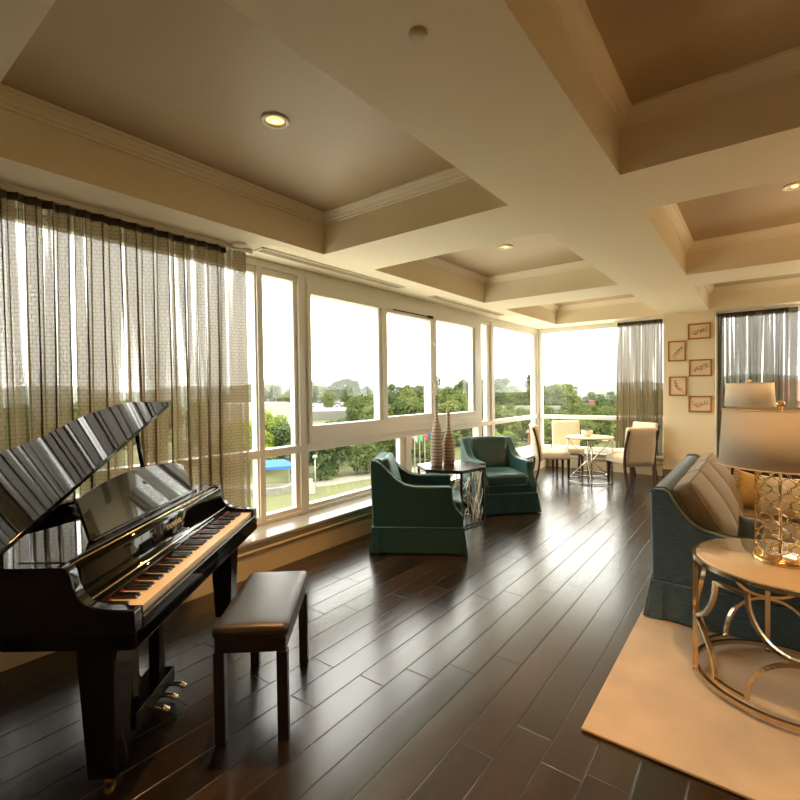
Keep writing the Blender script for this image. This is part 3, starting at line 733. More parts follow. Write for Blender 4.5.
# ------------------------------------------------------------------ sofa
sofa = thing('sofa', 'blue-grey skirted sofa with sloping arms and three back cushions, on the rug', 'sofa', (-.105, 4.53, 0), -pi/2)
SW, SD = 1.03, .475
sp = [(-.465, .26), (-.478, .85), (-.466, .866), (-.40, .868), (-.375, .855), (-.345, .80), (-.30, .73), (-.25, .672), (-.18, .632), (-.08, .610), (.05, .598), (.25, .590), (.44, .588), (.462, .575), (.465, .53), (.465, .26)]
for sx in (-1, 1):
    a = MB().prism(sp, 'x', sx*(SW-.11), sx*SW).build('arm', M['sofa'], sofa, bevel=.018, seg=3)
    for xx in (SW-.008, SW-.102): MB().tube([(sx*xx, y, z+.002) for y, z in sp[1:-1]], .006, 6).build('welt', M['sofawelt'], a)
MB().prism([(-.465, .26), (-.478, .85), (-.466, .866), (-.40, .870), (-.37, .85), (-.17, .42), (-.17, .26)], 'x', -SW+.105, SW-.105).build('backrest', M['sofa'], sofa, bevel=.018, seg=3)
box_part('seat_deck', (-SW+.1, SW-.1, -.45, .45, .26, .335), M['sofa'], sofa, .012)
for i in range(3):
    w = (2*SW-.23)/3; x = (i-1)*w
    q = MB().cushion(w-.006, .66, .135, rad=.04, puff=.02, n=10, mat=Matrix.Translation((x, .13, .402))).build('seat_cushion', M['cushion'], sofa)
    mt = Matrix.Translation((x, -.185, .665)) @ Matrix.Rotation(radians(30), 4, 'X') @ Matrix.Rotation(radians(90), 4, 'X')
    bc = MB().cushion(w+.0, .53, .145, rad=.05, puff=.05, n=12, mat=mt).build('back_cushion', M['cushion'], sofa)
    for zz in (.058, -.058):
        a_, b_ = (w)/2-.014, .53/2-.014
        MB().tube([mt @ Vector(p) for p in ((-a_, -b_, zz), (a_, -b_, zz), (a_, b_, zz), (-a_, b_, zz))], .007, 6, closed=True).build('cushion_welt', M['cushion'], bc)
sk = skirt_mb(SW+.002, -.468, .468, .03, .262, .03).build('skirt', M['sofa'], sofa, weld=False)
q = [(-SW-.003, -.471), (SW+.003, -.471), (SW+.003, .471), (-SW-.003, .471)]
MB().tube([(x, y, .262) for x, y in q], .006, 6, closed=True).build('skirt_welt', M['sofa'], sk)
pm = MB()
for (x, y) in q:
    pm = MB(); pleat(pm, x, y, 1 if x > 0 else -1, 1 if y > 0 else -1, .026, .262, .036); pm.build('corner_pleat', M['sofa'], sk)
def pillow(label, loc, rot, w, h, th, mat, fringe=None, name='throw_pillow'):
    t = thing(name, label, 'pillow', loc); t.rotation_euler = rot
    mb = MB()
    for sg in (-1, 1):
        def fn(u, v, sg=sg):
            a, b = 2*u-1, 2*v-1; f = (max(0, 1-a*a)*max(0, 1-b*b))**.55; pin = 1-.06*(1-a*a)*abs(b)**3
            return (a*w/2*(1-.05*(1-b*b)), b*h/2*pin, sg*th/2*f)
        g = MB().grid(fn, 16, 16); fs = [f if sg > 0 else f[::-1] for f in g.f]; mb.add(g.v, fs, True)
    mb.build('pillow_body', mat, t)
    if fringe:
        fm = MB()
        for i in range(34):
            v = -h/2+h*i/33
            for sx in (-1, 1): fm.tube([(sx*w/2*.95, v, 0), (sx*(w/2+.035), v+.004*(i % 3-1), .004*(i % 2))], .0035, 4)
        fm.build('fringe', fringe, t, weld=False)
    return t
pillow('ochre fringed throw pillow leaning at the far end of the sofa', (-.01, 5.12, .62), (radians(64), radians(14), radians(10)), .33, .33, .12, M['ochre'], M['cream'])
pillow('cream throw pillow seen through the gold lamp base', (.17, 4.95, .63), (radians(64), 0, radians(-6)), .36, .36, .13, M['cream'])
pillow('small slate blue pillow tucked inside the near sofa arm', (-.045, 3.84, .585), (radians(80), radians(8), radians(14)), .15, .20, .10, M['bluepillow'])

# ------------------------------------------------------------------ rug, end table, lamps
rug = MB().box(-.64, 3.3, 2.15, 6.5, 0.0005, .016); tag(rug.build('rug', M['rug'], bevel=.006), 'pale beige wool rug under the sofa and round brass table', 'rug')
TX, TY, TR = .105, 3.04, .392
et = thing('end_table', 'round champagne metal end table with cream glass top and scalloped sides', 'end table', (TX, TY, .016))
def ring(r, z, w, h, n=96, a0=0, a1=2*pi):
    closed = abs(a1-a0-2*pi) < 1e-6
    pts = [(r*cos(a0+(a1-a0)*i/(n if closed else n-1)), r*sin(a0+(a1-a0)*i/(n if closed else n-1)), z) for i in range(n)]
    return MB().tube(pts, w, closed=closed, r2=h, square=True, up=lambda p: Vector((p.x, p.y, 0)))
ring(TR, .628, .008, .011).build('top_ring', M['champagne'], et)
gt = MB().lathe([(.0, .620), (TR-.012, .620), (TR-.010, .638), (TR-.013, .642), (0, .642)], 72, cap=False)
m_, nt, out = new_mat('cream_backed_glass'); p = N(nt, 'BsdfPrincipled'); p.inputs['Base Color'].default_value = (.66, .50, .31, 1); p.inputs['Roughness'].default_value = .05; p.inputs['Coat Weight'].default_value = 1; p.inputs['Coat Roughness'].default_value = .01; p.inputs['Specular IOR Level'].default_value = .8; L(nt, p.outputs[0], out.inputs[0]); M['glasstop'] = m_
gt.build('glass_top', M['glasstop'], et)
ring(TR-.008, .035, .011, .011).build('base_ring', M['champagne'], et)
for k in range(4):
    a = radians(10+90*k); r = TR-.006
    mb = MB().tube([(r*cos(a), r*sin(a), 0.022), (r*cos(a), r*sin(a), .605)], .012, r2=.012, square=True, up=(cos(a), sin(a), 0))
    pst = mb.build('post', M['champagne'], et)
    MB().lathe([(.014, 0), (.015, .012), (.010, .024)], 16, c=(r*cos(a), r*sin(a), 0)).build('foot', M['champagne'], pst)
    # scalloped panel between this post and the next
    r = TR-.012; g = radians(33); zt, zb, zm = .565, .075, .315; pts = []
    def cyl(an, z): return (r*cos(an), r*sin(an), z)
    a1 = a+pi/2
    ed = radians(2.2)
    for i in range(13): pts.append(cyl(a+g+(a1-a-2*g)*i/12, zt))
    for i in range(1, 14): q = i/13*pi/2; pts.append(cyl(a1-g+(g-ed)*(1-cos(q)), zt-(zt-zm-.006)*sin(q)))
    for i in range(13): q = pi/2-i/13*pi/2; pts.append(cyl(a1-g+(g-ed)*(1-cos(q)), zb+(zm-.006-zb)*sin(q)))
    for i in range(13): pts.append(cyl(a1-g-(a1-a-2*g)*i/12, zb))
    for i in range(1, 14): q = i/13*pi/2; pts.append(cyl(a+g-(g-ed)*(1-cos(q)), zb+(zm-.006-zb)*sin(q)))
    for i in range(13): q = pi/2-i/13*pi/2; pts.append(cyl(a+g-(g-ed)*(1-cos(q)), zt-(zt-zm-.006)*sin(q)))
    MB().tube(pts, .011, closed=True, r2=.008, square=True, up=lambda p: Vector((p.x, p.y, 0))).build('scalloped_panel', M['champagne'], et)
def lamp(loc, label):
    t = thing('table_lamp', label, 'lamp', loc, 0, 'drum shade lamps with gold lattice bases')
    MB().lathe([(.0, 0), (.112, 0), (.116, .006), (.116, .018), (.110, .024), (.0, .024)], 48, cap=False).build('base_disc', M['gold'], t)
    mb = MB(); rc = .103; nc = 9; z0, z1 = .03, .470; per = (z1-z0)/6
    for c in range(nc):
        for ph in (0, 1):
            pts = []
            for i in range(61):
                u = i/60; z = z0+(z1-z0)*u; s = sin(2*pi*(z-z0)/per); s2 = s*(1.0-.28*abs(s)) + .16*sin(6*pi*(z-z0)/per)
                an = 2*pi*(c+.5*ph)/nc + (1 if ph else -1)*(pi/nc/2)*1.02*s2/.80
                pts.append((rc*cos(an), rc*sin(an), z))
            mb.tube(pts, .0024, r2=.0020, square=True, up=lambda p: Vector((p.x, p.y, 0)))
    mb.build('lattice_cylinder', M['gold'], t, weld=False)
    MB().lathe([(.108, .466), (.108, .478), (.0, .480)], 48, cap=False).build('lattice_cap', M['gold'], t)
    rd = MB().tube([(0, 0, .02), (0, 0, .785)], .007, 12).build('rod', M['brass'], t)
    sh = MB().lathe([(.262, .486), (.244, .772)], 72, cap=False).build('lamp_shade', M['shadewhite'], t)
    md = sh.modifiers.new('thick', 'SOLIDIFY'); md.thickness = .002
    for r, z in ((.262, .486), (.244, .772)):
        MB().tube([(r*cos(2*pi*i/72), r*sin(2*pi*i/72), z) for i in range(72)], .003, 6, closed=True).build('shade_hem', M['paper'], sh)
    sp_ = MB()
    for k in range(3): a = 2*pi*k/3+.5; sp_.tube([(0, 0, .762), (.243*cos(a), .243*sin(a), .764)], .002, 6)
    sp_.build('shade_spider', M['brass'], sh)
    fn_ = MB().lathe([(.006, .772), (.008, .779), (.005, .784)], 12).lathe([(0, .781), (.010, .784), (.017, .792), (.019, .799), (.017, .807), (.010, .815), (0, .818)], 16, cap=False)
    fn_.build('finial', M['gold'], rd)
    MB().lathe([(0, .53), (.014, .535), (.026, .56), (.030, .59), (.022, .615), (0, .625)], 16, cap=False).build('bulb', M['lampbulb'], rd)
    return t
lamp((.085, 3.06, .658), 'large drum shade lamp with gold lattice base on the round end table')
lamp((-.10, 7.32, .815), 'farther drum shade lamp standing behind the sofa, before the dark curtain')
sb = thing('sideboard', 'dark wood sideboard behind the sofa, seen through the gold lattice', 'sideboard', (.5, 7.34, 0))
box_part('cabinet', (-.78, .78, -.22, .22, .08, .795), M['espresso'], sb, .006)
box_part('sideboard_top', (-.80, .80, -.24, .24, .795, .815), M['espresso'], sb, .004)
for k in range(3):
    dr = box_part('door', (-.765+k*.51, -.765+.50+k*.51, -.238, -.222, .10, .78), M['espresso'], sb, .004)
    MB().lathe([(.012, 0), (.012, .02), (0, .022)], 12, cap=False).build('knob', M['brass'], dr, loc=(-.52+k*.51, -.238, .48)).rotation_euler = (pi/2, 0, 0)
for sx in (-1, 1):
    for sy in (-1, 1): box_part('foot', (sx*.72-.03, sx*.72+.03, sy*.17-.03, sy*.17+.03, 0, .08), M['espresso'], sb)

# ------------------------------------------------------------------ dining group
dt = thing('dining_table', 'small round cream table on thin metal rings, among the cream chairs', 'table', (-2.24, 8.10, 0))
DR = .375
MB().lathe([(0, .725), (DR-.01, .725), (DR, .732), (DR, .744), (DR-.004, .748), (0, .748)], 64, cap=False).build('table_top', M['cream'], dt)
ring(DR-.03, .715, .010, .010).build('top_ring', M['chrome'], dt); ring(DR-.03, .022, .009, .009).build('base_ring', M['chrome'], dt); ring(DR-.12, .13, .007, .007).build('inner_ring', M['chrome'], dt)
for k in range(4):
    a = radians(20+90*k); r = DR-.03; MB().tube([(r*cos(a), r*sin(a), 0), (r*cos(a), r*sin(a), .715)], .010, 8).build('leg', M['chrome'], dt)
    a1 = a+pi/2; mid = (a+a1)/2
    pts = [((r-.30*sin(pi*i/14))*cos(a+(a1-a)*.5*(1-cos(pi*i/14))), (r-.30*sin(pi*i/14))*sin(a+(a1-a)*.5*(1-cos(pi*i/14))), .71-.36*sin(pi*i/14)) for i in range(15)]
    MB().tube(pts, .0065, 8).build('arc', M['chrome'], dt)
    pts = [((r-.30*sin(pi*i/14))*cos(a+(a1-a)*.5*(1-cos(pi*i/14))), (r-.30*sin(pi*i/14))*sin(a+(a1-a)*.5*(1-cos(pi*i/14))), .03+.32*sin(pi*i/14)) for i in range(15)]
    MB().tube(pts, .0065, 8).build('arc', M['chrome'], dt)
bw = thing('planter_bowl', 'small white bowl of succulents on the round cream table', 'bowl', (-2.29, 8.12, .748))
MB().lathe([(0, 0), (.045, 0), (.075, .03), (.095, .07), (.088, .10), (.080, .098), (.085, .07), (.0, .06)], 32, cap=False).build('bowl', M['ceramic'], bw)
mb = MB(); R = random.Random(3)
for j in range(7):
    a = j*2*pi/6; rr = .045 if j < 6 else 0; cx, cy = rr*cos(a), rr*sin(a)
    for k in range(12):
        b_ = 2.4*k; l = .030*(1-k*.03); el = .3+.09*k
        d = Vector((cos(b_)*cos(el), sin(b_)*cos(el), sin(el))); c0 = Vector((cx, cy, .085+(.02 if j == 6 else 0)))
        mb.tube([c0, c0+d*l*.6, c0+d*l], lambda u: .009*(1-u)+.001+.004*sin(pi*u), 5)
mb.build('succulents', M['moss'], bw, weld=False)
def dining_chair(label, loc, face):
    t = thing('dining_chair', label, 'chair', loc, atan2(face[1], face[0])-pi/2, 'cream dining chairs round the small table')
    MB().cushion(.50, .49, .12, rad=.035, puff=.02, n=10, mat=Matrix.Translation((0, .02, .425))).build('seat', M['cream'], t)
    mt = Matrix.Translation((0, -.265, .64)) @ Matrix.Rotation(radians(9), 4, 'X')
    bk = MB().cushion(.50, .075, .62, rad=.03, puff=0., n=8, mat=mt).build('backrest', M['cream'], t)
    MB().cushion(.47, .012, .58, rad=.005, puff=0., n=4, mat=mt @ Matrix.Translation((0, -.036, 0))).build('back_panel', M['creamback'], bk)
    for sx in (-1, 1):
        pts = [(sx*.243, -.335-.02, .90), (sx*.245, -.30, .72), (sx*.247, -.262, .52), (sx*.243, -.25, .36), (sx*.237, -.27, .18), (sx*.23, -.315, 0)]
        MB().tube(catmull([Vector(p) for p in pts], 4, False), .018, r2=.014, square=True, up=(1, 0, 0)).build('leg', M['walnut'], t)
        mb = MB(); x, y = sx*.215, .225
        vs = [(x+a*r, y+b*r, z) for z, r in ((0, .014), (.37, .022)) for a, b in ((-1, -1), (1, -1), (1, 1), (-1, 1))]
        mb.add(vs, [(3, 2, 1, 0), (4, 5, 6, 7)]+[(i, (i+1) % 4, 4+(i+1) % 4, 4+i) for i in range(4)]).build('leg', M['walnut'], t, bevel=.003)
    return t
dining_chair('cream dining chair seen side on, left of the small round table', (-2.84, 8.00, 0), (.84, .50))
dining_chair('cream dining chair by the window corner, facing us behind the table', (-2.80, 8.72, 0), (.42, -.90))
dining_chair('cream dining chair with its patterned back to us, right of the table', (-1.64, 8.10, 0), (-.72, .70))
dining_chair('cream dining chair in front of the far curtain, mostly hidden', (-1.75, 8.83, 0), (-.55, -.83))

# ------------------------------------------------------------------ framed pictures on the column
def picture(label, x0, x1, z0, z1, kind, seed):
    t = thing('framed_picture', label, 'picture', ((x0+x1)/2, YB-.010, (z0+z1)/2), 0, 'framed prints on the column'); w, h = (x1-x0)/2, (z1-z0)/2; b = .022
    mb = MB()
    for q in ((-w, w, h-b, h), (-w, w, -h, -h+b), (-w, -w+b, -h+b, h-b), (w-b, w, -h+b, h-b)): mb.box(q[0], q[1], -.028, -.002, q[2], q[3])
    mb.build('frame', M['frameoak'], t, weld=False)
    pr = MB().box(-w+b, w-b, -.012, -.004, -h+b, h-b).build('print', M['paper'], t)
    R = random.Random(seed); ink = MB(); y = -.0125
    iw, ih = (w-b)*.78, (h-b)*.72
    main = {0: [(-1, -.5), (-.5, -.45), (-.1, -.05), (.4, .1), (1, .45)], 1: [(-.75, -.85), (-.2, -.35), (.3, .1), (.85, .6)], 2: [(-1, -.6), (-.45, -.2), (.05, -.1), (.5, .3), (.95, .5)], 3: [(-.55, .8), (-.5, .1), (-.1, -.4), (.7, -.75)], 4: [(-1, -.1), (-.4, -.35), (.2, -.1), (.9, .15)]}[kind]
    pts = [Vector((p.x*iw, y, p.y*ih)) for p in catmull([Vector(p) for p in main], 6, False)]
    ink.tube(pts, .0022, 4)
    for p in pts[1::2]:
        for s in (-1, 1):
            a = R.uniform(.4, 1.2)*s+.35; l = R.uniform(.02, .05); c = p+Vector((cos(a)*l, 0, sin(a)*l)); ink.tube([p, c], .0014, 4)
            d = Vector((cos(a), 0, sin(a))); e = Vector((-d.z, 0, d.x)); ink.add([c-d*.012, c+e*.006, c+d*.014, c-e*.006], [(0, 1, 2, 3), (3, 2, 1, 0)])
    ink.build('ink_branch', M['ink'], pr, weld=False)
picture('topmost of the five framed branch prints, wide, right column', -.957, -.632, 2.345, 2.605, 0, 1)
picture('upper of the two narrow framed branch prints in the left column', -1.253, -.985, 1.99, 2.335, 1, 2)
picture('middle wide framed branch print, second down in the right column', -.943, -.62, 1.725, 2.005, 2, 3)
picture('lower of the two narrow framed prints, its twig curving down', -1.24, -.972, 1.40, 1.73, 3, 4)
picture('lowest of the five framed branch prints, bottom right', -.95, -.62, 1.13, 1.40, 4, 5)

# ------------------------------------------------------------------ the view outside, three floors below
GZ = -9.0
def bear(deg, r): a = radians(deg); return (-r*sin(a), r*cos(a))   # degrees left of the +Y axis
struct(MB().add([(-1500, -300, GZ), (700, -300, GZ), (700, 1500, GZ), (-1500, 1500, GZ)], [(0, 1, 2, 3)]).build('ground', M['lawn']))
M['bounce_ground'] = pmat('pale_bounce_ground', (.58, .53, .44), .9)
struct(MB().add([(-38, -70, GZ+.02), (-4.2, -70, GZ+.02), (-4.2, 10, GZ+.02), (50, 10, GZ+.02), (50, 40, GZ+.02), (-8, 40, GZ+.02), (-24, 30, GZ+.02), (-38, 12, GZ+.02)], [(0, 1, 2, 3, 4, 5, 6, 7)]).build('ground_bounce', M['bounce_ground']))  # pale ground added below the sills, unseen, to bounce daylight onto the ceiling
def strip(name, pts, w, z, mat):
    mb = MB(); P = catmull([Vector(p) for p in pts], 6, False); vs = []
    for i, p in enumerate(P):
        d = (P[min(i+1, len(P)-1)]-P[max(0, i-1)]).normalized(); n = Vector((-d.y, d.x)); vs += [(p.x-n.x*w/2, p.y-n.y*w/2, z), (p.x+n.x*w/2, p.y+n.y*w/2, z)]
    mb.add(vs, [(2*i, 2*i+1, 2*i+3, 2*i+2) for i in range(len(P)-1)]); return struct(mb.build(name, mat, weld=False))
strip('ground_path', [bear(75, 60), bear(60, 56), bear(49, 54), bear(43, 57), bear(37, 61), bear(28, 72)], 3.2, GZ+.03, M['path'])
def patch(name, pts, z, mat): return struct(MB().add([(*p, z) for p in pts], [tuple(range(len(pts)))[::-1]]).build(name, mat))
PZ = -5.6
struct(MB().prism([bear(56, 175), bear(42.5, 175), bear(42.5, 520), bear(56, 520)], 'z', GZ-.5, PZ).build('ground_parking_lot', M['asphalt']))
patch('ground_woods', [bear(27, 135), bear(3, 135), bear(3, 360), bear(27, 360)], GZ+.06, M['hill'])
strip('ground_road', [bear(62, 120), bear(52, 112), bear(44, 122), bear(36, 140), bear(26, 130)], 8, GZ+.05, M['asphalt'])
strip('ground_street', [bear(24, 62), bear(14, 66), bear(6, 80), bear(2, 120), bear(3, 220)], 9, GZ+.05, M['asphalt'])
# hills
mb = MB(); R = random.Random(2)
def hill(u, v):
    b_ = 85-100*u; r = 330+900*v; z = GZ+(26*v**.8)*(1+.25*sin(b_*.23+2*v)+.18*sin(b_*.61+1))+R.uniform(-1.2, 1.2)*(1 if v > .02 else 0)
    return (*bear(b_, r), z)
mb.grid(hill, 150, 40, True); struct(mb.build('hills', M['hill'], weld=False))

hz, nt, out = new_mat('summer_haze'); vs = N(nt, 'VolumeScatter'); vs.inputs[0].default_value = (1, 1, .98, 1); vs.inputs['Density'].default_value = .00055; vs.inputs['Anisotropy'].default_value = .2; L(nt, vs.outputs[0], out.inputs['Volume'])
tag(MB().prism([bear(86, 200), bear(70, 200), bear(55, 200), bear(40, 200), bear(25, 200), bear(10, 200), bear(-8, 200), bear(-8, 1300), bear(40, 1700), bear(86, 1300)], 'z', GZ-1, 60).build('haze', hz), 'thin pale summer haze over the distant trees and hills', 'haze', kind='stuff')
# trees: shared crown and trunk meshes, one object each
def crown(seed, R_, H, nb, mat, leaf=.5):
    R = random.Random(seed); mb = MB(); blobs = []
    for i in range(nb):
        h = R.uniform(.0, 1); rr = R_*(.35+.65*sin(pi*min(1, .18+.72*h)))*R.uniform(.35, .8); a = R.uniform(0, 2*pi)
        blobs.append((Vector((rr*cos(a)*.8, rr*sin(a)*.8, H*(.12+.78*h))), R_*R.uniform(.34, .55)))
    vs = []; fs = []
    for c, r in blobs:
        for k in range(int(70*r*r/(leaf*leaf)*.42)+20):
            d = Vector((R.gauss(0, 1), R.gauss(0, 1), R.gauss(0, 1))).normalized(); d.z = d.z if d.z > -.4 else -d.z
            p = c+d*r*R.uniform(.72, 1.06); q = (d+Vector((R.uniform(-.7, .7), R.uniform(-.7, .7), R.uniform(-.3, .9)))).normalized()
            a = q.orthogonal().normalized(); b_ = q.cross(a); s = leaf*R.uniform(.5, 1.1); t = R.uniform(0, 6.28); a, b_ = a*cos(t)+b_*sin(t), b_*cos(t)-a*sin(t)
            o = len(vs); vs += [p-a*s*.5, p+b_*s*.38, p+a*s*.5, p-b_*s*.38]; fs.append((o, o+1, o+2, o+3))
    mb.add(vs, fs, True)
    o = mb.build('crown', mat, None, weld=False); me = o.data; bpy.data.objects.remove(o); return me
def trunk(H, r):
    o = MB().tube([(0, 0, -.3), (.05, 0, H*.4), (-.05, .05, H)], lambda u: r*(1-.5*u), 8).build('trunk', M['bark']); me = o.data; bpy.data.objects.remove(o); return me
KIND = {'round': [(crown(11, 3.2, 6.5, 16, M['leafA'], .55), trunk(3.6, .22)), (crown(12, 3.0, 7.0, 16, M['leafB'], .55), trunk(3.8, .22)), (crown(13, 3.6, 6.0, 18, M['leafA'], .55), trunk(3.2, .25))],
        'bright': [(crown(14, 2.6, 5.2, 14, M['leafC'], .45), trunk(2.4, .16))],
        'lawn': [(crown(15, 2.0, 4.2, 14, M['leafB'], .34), trunk(2.4, .13)), (crown(16, 2.2, 4.0, 14, M['leafA'], .34), trunk(2.2, .13))],
        'tall': [(crown(17, 2.6, 9.5, 20, M['leafB'], .55), trunk(4.5, .25))]}
TR_ = random.Random(21); PLACED = []
def spaced(f, sc_, tries=60):
    """a position from f() whose crown keeps clear of those already standing"""
    best = None
    for _ in range(tries):
        p = f(); g = min([(Vector(p)-Vector(q)).length-2.3*(sc_+r) for q, r in PLACED] or [99])
        if best is None or g > best[0]: best = (g, p)
        if g > 0: break
    return best[1] if best[0] > -1.5 else None
def relax(items, it=60):
    """push a hand-placed list of (bearing, range, size) apart until the crowns only touch"""
    P = [[Vector(bear(b, r)), s] for b, r, s in items]
    for _ in range(it):
        for i in range(len(P)):
            for q, k in [(p, z) for j, (p, z) in enumerate(P) if j != i]+[(Vector(p), z) for p, z in PLACED]:
                d = P[i][0]-q; need = 2.2*(P[i][1]+k)
                if d.length < need: P[i][0] = P[i][0]+(d.normalized() if d.length > 1e-3 else Vector((1, 0)))*(need-d.length)*.5
    return [(tuple(p), s) for p, s in P]
def tree(kind, pos, s, label, group, lift=.1, z=GZ):
    cm, tm = TR_.choice(KIND[kind])
    PLACED.append((pos, s))
    a_ = math.degrees(atan2(-pos[0], pos[1])); r_ = sqrt(pos[0]**2+pos[1]**2)
    if 42.5 < a_ < 56 and r_ > 175: z = PZ
    t = thing('tree', label, 'tree', (*pos, z), TR_.uniform(0, 6.28), group); t.scale = (s*TR_.uniform(.92, 1.1), s*TR_.uniform(.92, 1.1), s)
    c = bpy.data.objects.new('crown', cm); COL.objects.link(c); c.parent = t; c.location = (0, 0, lift)
    k = bpy.data.objects.new('trunk', tm); COL.objects.link(k); k.parent = t
    return t
# buildings keep a clear plot
for b_, r, k in ((53.2, 400, 7), (47.6, 430, 5.5), (49.9, 455, 4.5), (20.0, 86, 1.6), (15.2, 150, .8), (49.2, 104, 2), (55.2, 92, 2.6), (-3.4, 105, 2.2)): PLACED.append((bear(b_, r), k))
PLACED.append((bear(52.5, 54.5), .9))
for q in range(9): PLACED.append((bear(24.5-1.1*q, 150+.35*q), 1.6)); PLACED.append((bear(19.5-1.2*q, 235+20*q), 5))
# young trees by the lawn path
LAWN = [(48.4, 60, 1.05), (46.4, 58, 1.1), (44.2, 60, 1.2), (42.0, 61, 1.2), (39.6, 64, 1.2), (37.6, 66, 1.15), (34.5, 69, 1.1), (32.0, 72, 1.1)]
for p_, s in relax([(b, r*1.0, q*.8) for b, r, q in LAWN]): tree('lawn', p_, s/.8, 'young round tree by the lawn path below the sliding window', 'young trees along the lawn path')
for p_, s in relax(((49.6, 70, 1.3), (47.3, 71, 1.35), (45.2, 70, 1.3), (42.9, 72, 1.35), (40.6, 73, 1.4), (38.4, 75, 1.4), (36.0, 76, 1.4), (33.4, 80, 1.45))): tree('lawn', p_, s, 'rounded tree in the row just behind the young lawn trees', 'row of trees behind the lawn path')
for p_, s in relax(((53.4, 66, 1.1), (52.0, 69, 1.25), (50.8, 74, 1.1), (56.5, 70, 1.1))): tree('bright', p_, s, 'bright yellow-green tree behind the blue canopy', 'yellow-green trees behind the blue canopy', .6)
# big round trees filling the lower half of the second and third slider panes
for p_, s in relax(((42.6, 98, .95), (40.6, 99, 1.05), (39.2, 90, 1.15), (37.2, 92, 1.15), (35.6, 88, 1.2), (33.8, 93, 1.2), (32.2, 89, 1.15), (30.4, 94, 1.15), (28.4, 90, 1.1), (26.2, 95, 1.05), (24.4, 92, .9), (22.8, 100, .85),
                 (38.2, 108, 1.35), (36.2, 112, 1.3), (34.4, 110, 1.35), (32.8, 114, 1.35), (31, 112, 1.3), (29.2, 116, 1.25), (27.2, 114, 1.2))):
    tree('round', p_, s, 'big round leafy tree below the second and third slider panes', 'big round trees beyond the lawn')
# round the parking lot
for p_, s in relax(((53.8, 128, .8), (52.6, 150, .9), (51.2, 180, .9), (49.3, 205, .8), (47.9, 260, .8), (46.2, 215, .95), (45.5, 300, 1.0), (43.8, 190, 1.25), (42.4, 165, 1.3), (41.2, 150, 1.35), (40.1, 140, 1.3), (48.9, 330, 1.2), (50.8, 335, 1.2))):
    tree('round', p_, s, 'tree standing round the car park, seen through the first slider pane', 'trees round the car park')
for p_, s in relax(((45.2, 352, 1.6), (44.4, 358, 1.75), (43.6, 350, 1.8), (42.7, 356, 1.6))): tree('tall', p_, s, 'tall dark tree in the clump behind the car park', 'tall dark clump behind the car park')
for i in range(84):
    s_ = TR_.uniform(1.3, 1.75)
    p_ = spaced(lambda: bear(57-i*.46+TR_.uniform(-1.2, 1.2), TR_.uniform(345, 430) if i < 38 else TR_.uniform(150, 330)), s_)
    if p_: tree(TR_.choice(('round', 'round', 'tall')), p_, s_, 'distant tree in the long treeline on the horizon', 'trees of the distant treeline')
for i in range(26):
    s_ = TR_.uniform(.8, 1.25); p_ = spaced(lambda: bear(TR_.uniform(58, 84), TR_.uniform(60, 190)), s_)
    if p_: tree('round', p_, s_, 'blurred green tree seen through the long grey-brown curtain', 'trees behind the long curtain')
# trees in the corner pane and the far window
for i in range(52):
    s_ = TR_.uniform(.6, .95); p_ = spaced(lambda: bear(TR_.uniform(11.0, 26.5), TR_.uniform(74, 142)), s_)
    if p_: tree(TR_.choice(('round', 'bright', 'lawn', 'round')), p_, s_, 'leafy tree below the far window behind the dining chairs', 'trees below the far window')
for i in range(66):
    s_ = TR_.uniform(.9, 1.35); p_ = spaced(lambda: bear(TR_.uniform(5, 27), TR_.uniform(175, 360)), s_)
    if p_: tree('round', p_, s_, 'hazy tree on the rising ground beyond the overpass', 'trees beyond the overpass')
for p_, s in relax(((14.5, 52, .55), (15.6, 55, .6), (13.4, 56, .6), (12.2, 58, .6), (17.0, 54, .5), (18.6, 60, .5), (20.2, 55, .45))): tree('bright', p_, s, 'bright young tree just below the far window', 'bright young trees below the far window', .5)
for p_, s in relax(((-2.2, 150, 1.2), (-3.6, 160, 1.4), (-5, 150, 1.3), (3, 180, 1.2))): tree('round', p_, s, 'green tree beside the red brick house, right edge window', 'trees by the red brick house', 1.2)

def building(name, label, deg, r, w, d, h, wall, roof=None, wins=0, rows=2, hip=2.0, cat='building', winmat=None, z=GZ):
    t = thing(name, label, cat, (*bear(deg, r), z), radians(deg))
    box_part('wall', (-w/2, w/2, -d/2, d/2, 0, h), wall, t)
    if roof:
        MB().add([(-w/2-.4, -d/2-.4, h), (w/2+.4, -d/2-.4, h), (w/2+.4, d/2+.4, h), (-w/2-.4, d/2+.4, h), (-w/2+w*.12, 0, h+hip), (w/2-w*.12, 0, h+hip)], [(0, 1, 5, 4), (1, 2, 5), (2, 3, 4, 5), (3, 0, 4), (3, 2, 1, 0)]).build('roof', roof, t)
    for i in range(wins):
        for k in range(rows):
            x = -w/2+w*(i+.5)/wins; zz = h*(k+.55)/rows
            fr = MB().box(x-w/wins*.26, x+w/wins*.26, -d/2-.08, -d/2+.02, zz-h/rows*.24, zz+h/rows*.24).build('window', winmat or M['bglass'], t)
    return t
wb = building('office_building', 'plain white building with blue glass strips, seen through the narrow left window', 55.2, 92, 14, 12, 8.6, M['bwhite'])
for k in range(3): MB().box(3.2+k*1.2, 4.1+k*1.2, -6.1, -5.95, .6, 5.4).build('window', M['bglass'], wb)
deck = thing('parking_deck', 'low white concrete parking deck beside the white building', 'parking deck', (*bear(49.2, 104), GZ), radians(50.6))
for z in (0.2, 2.4): MB().box(-5, 5, -4, 4, z, z+.6).build('floor_slab', M['bwhite'], deck)
for x in (-4.5, -1.5, 1.5, 4.5): MB().box(x-.3, x+.3, -3.9, -3.3, 0, 3.3).build('pillar', M['bwhite'], deck)
building('townhouse', 'tan townhouse row with brown roof on the left horizon', 53.2, 400, 24, 12, 13, M['tanwall'], M['roof'], 5, 3, 4, z=PZ)
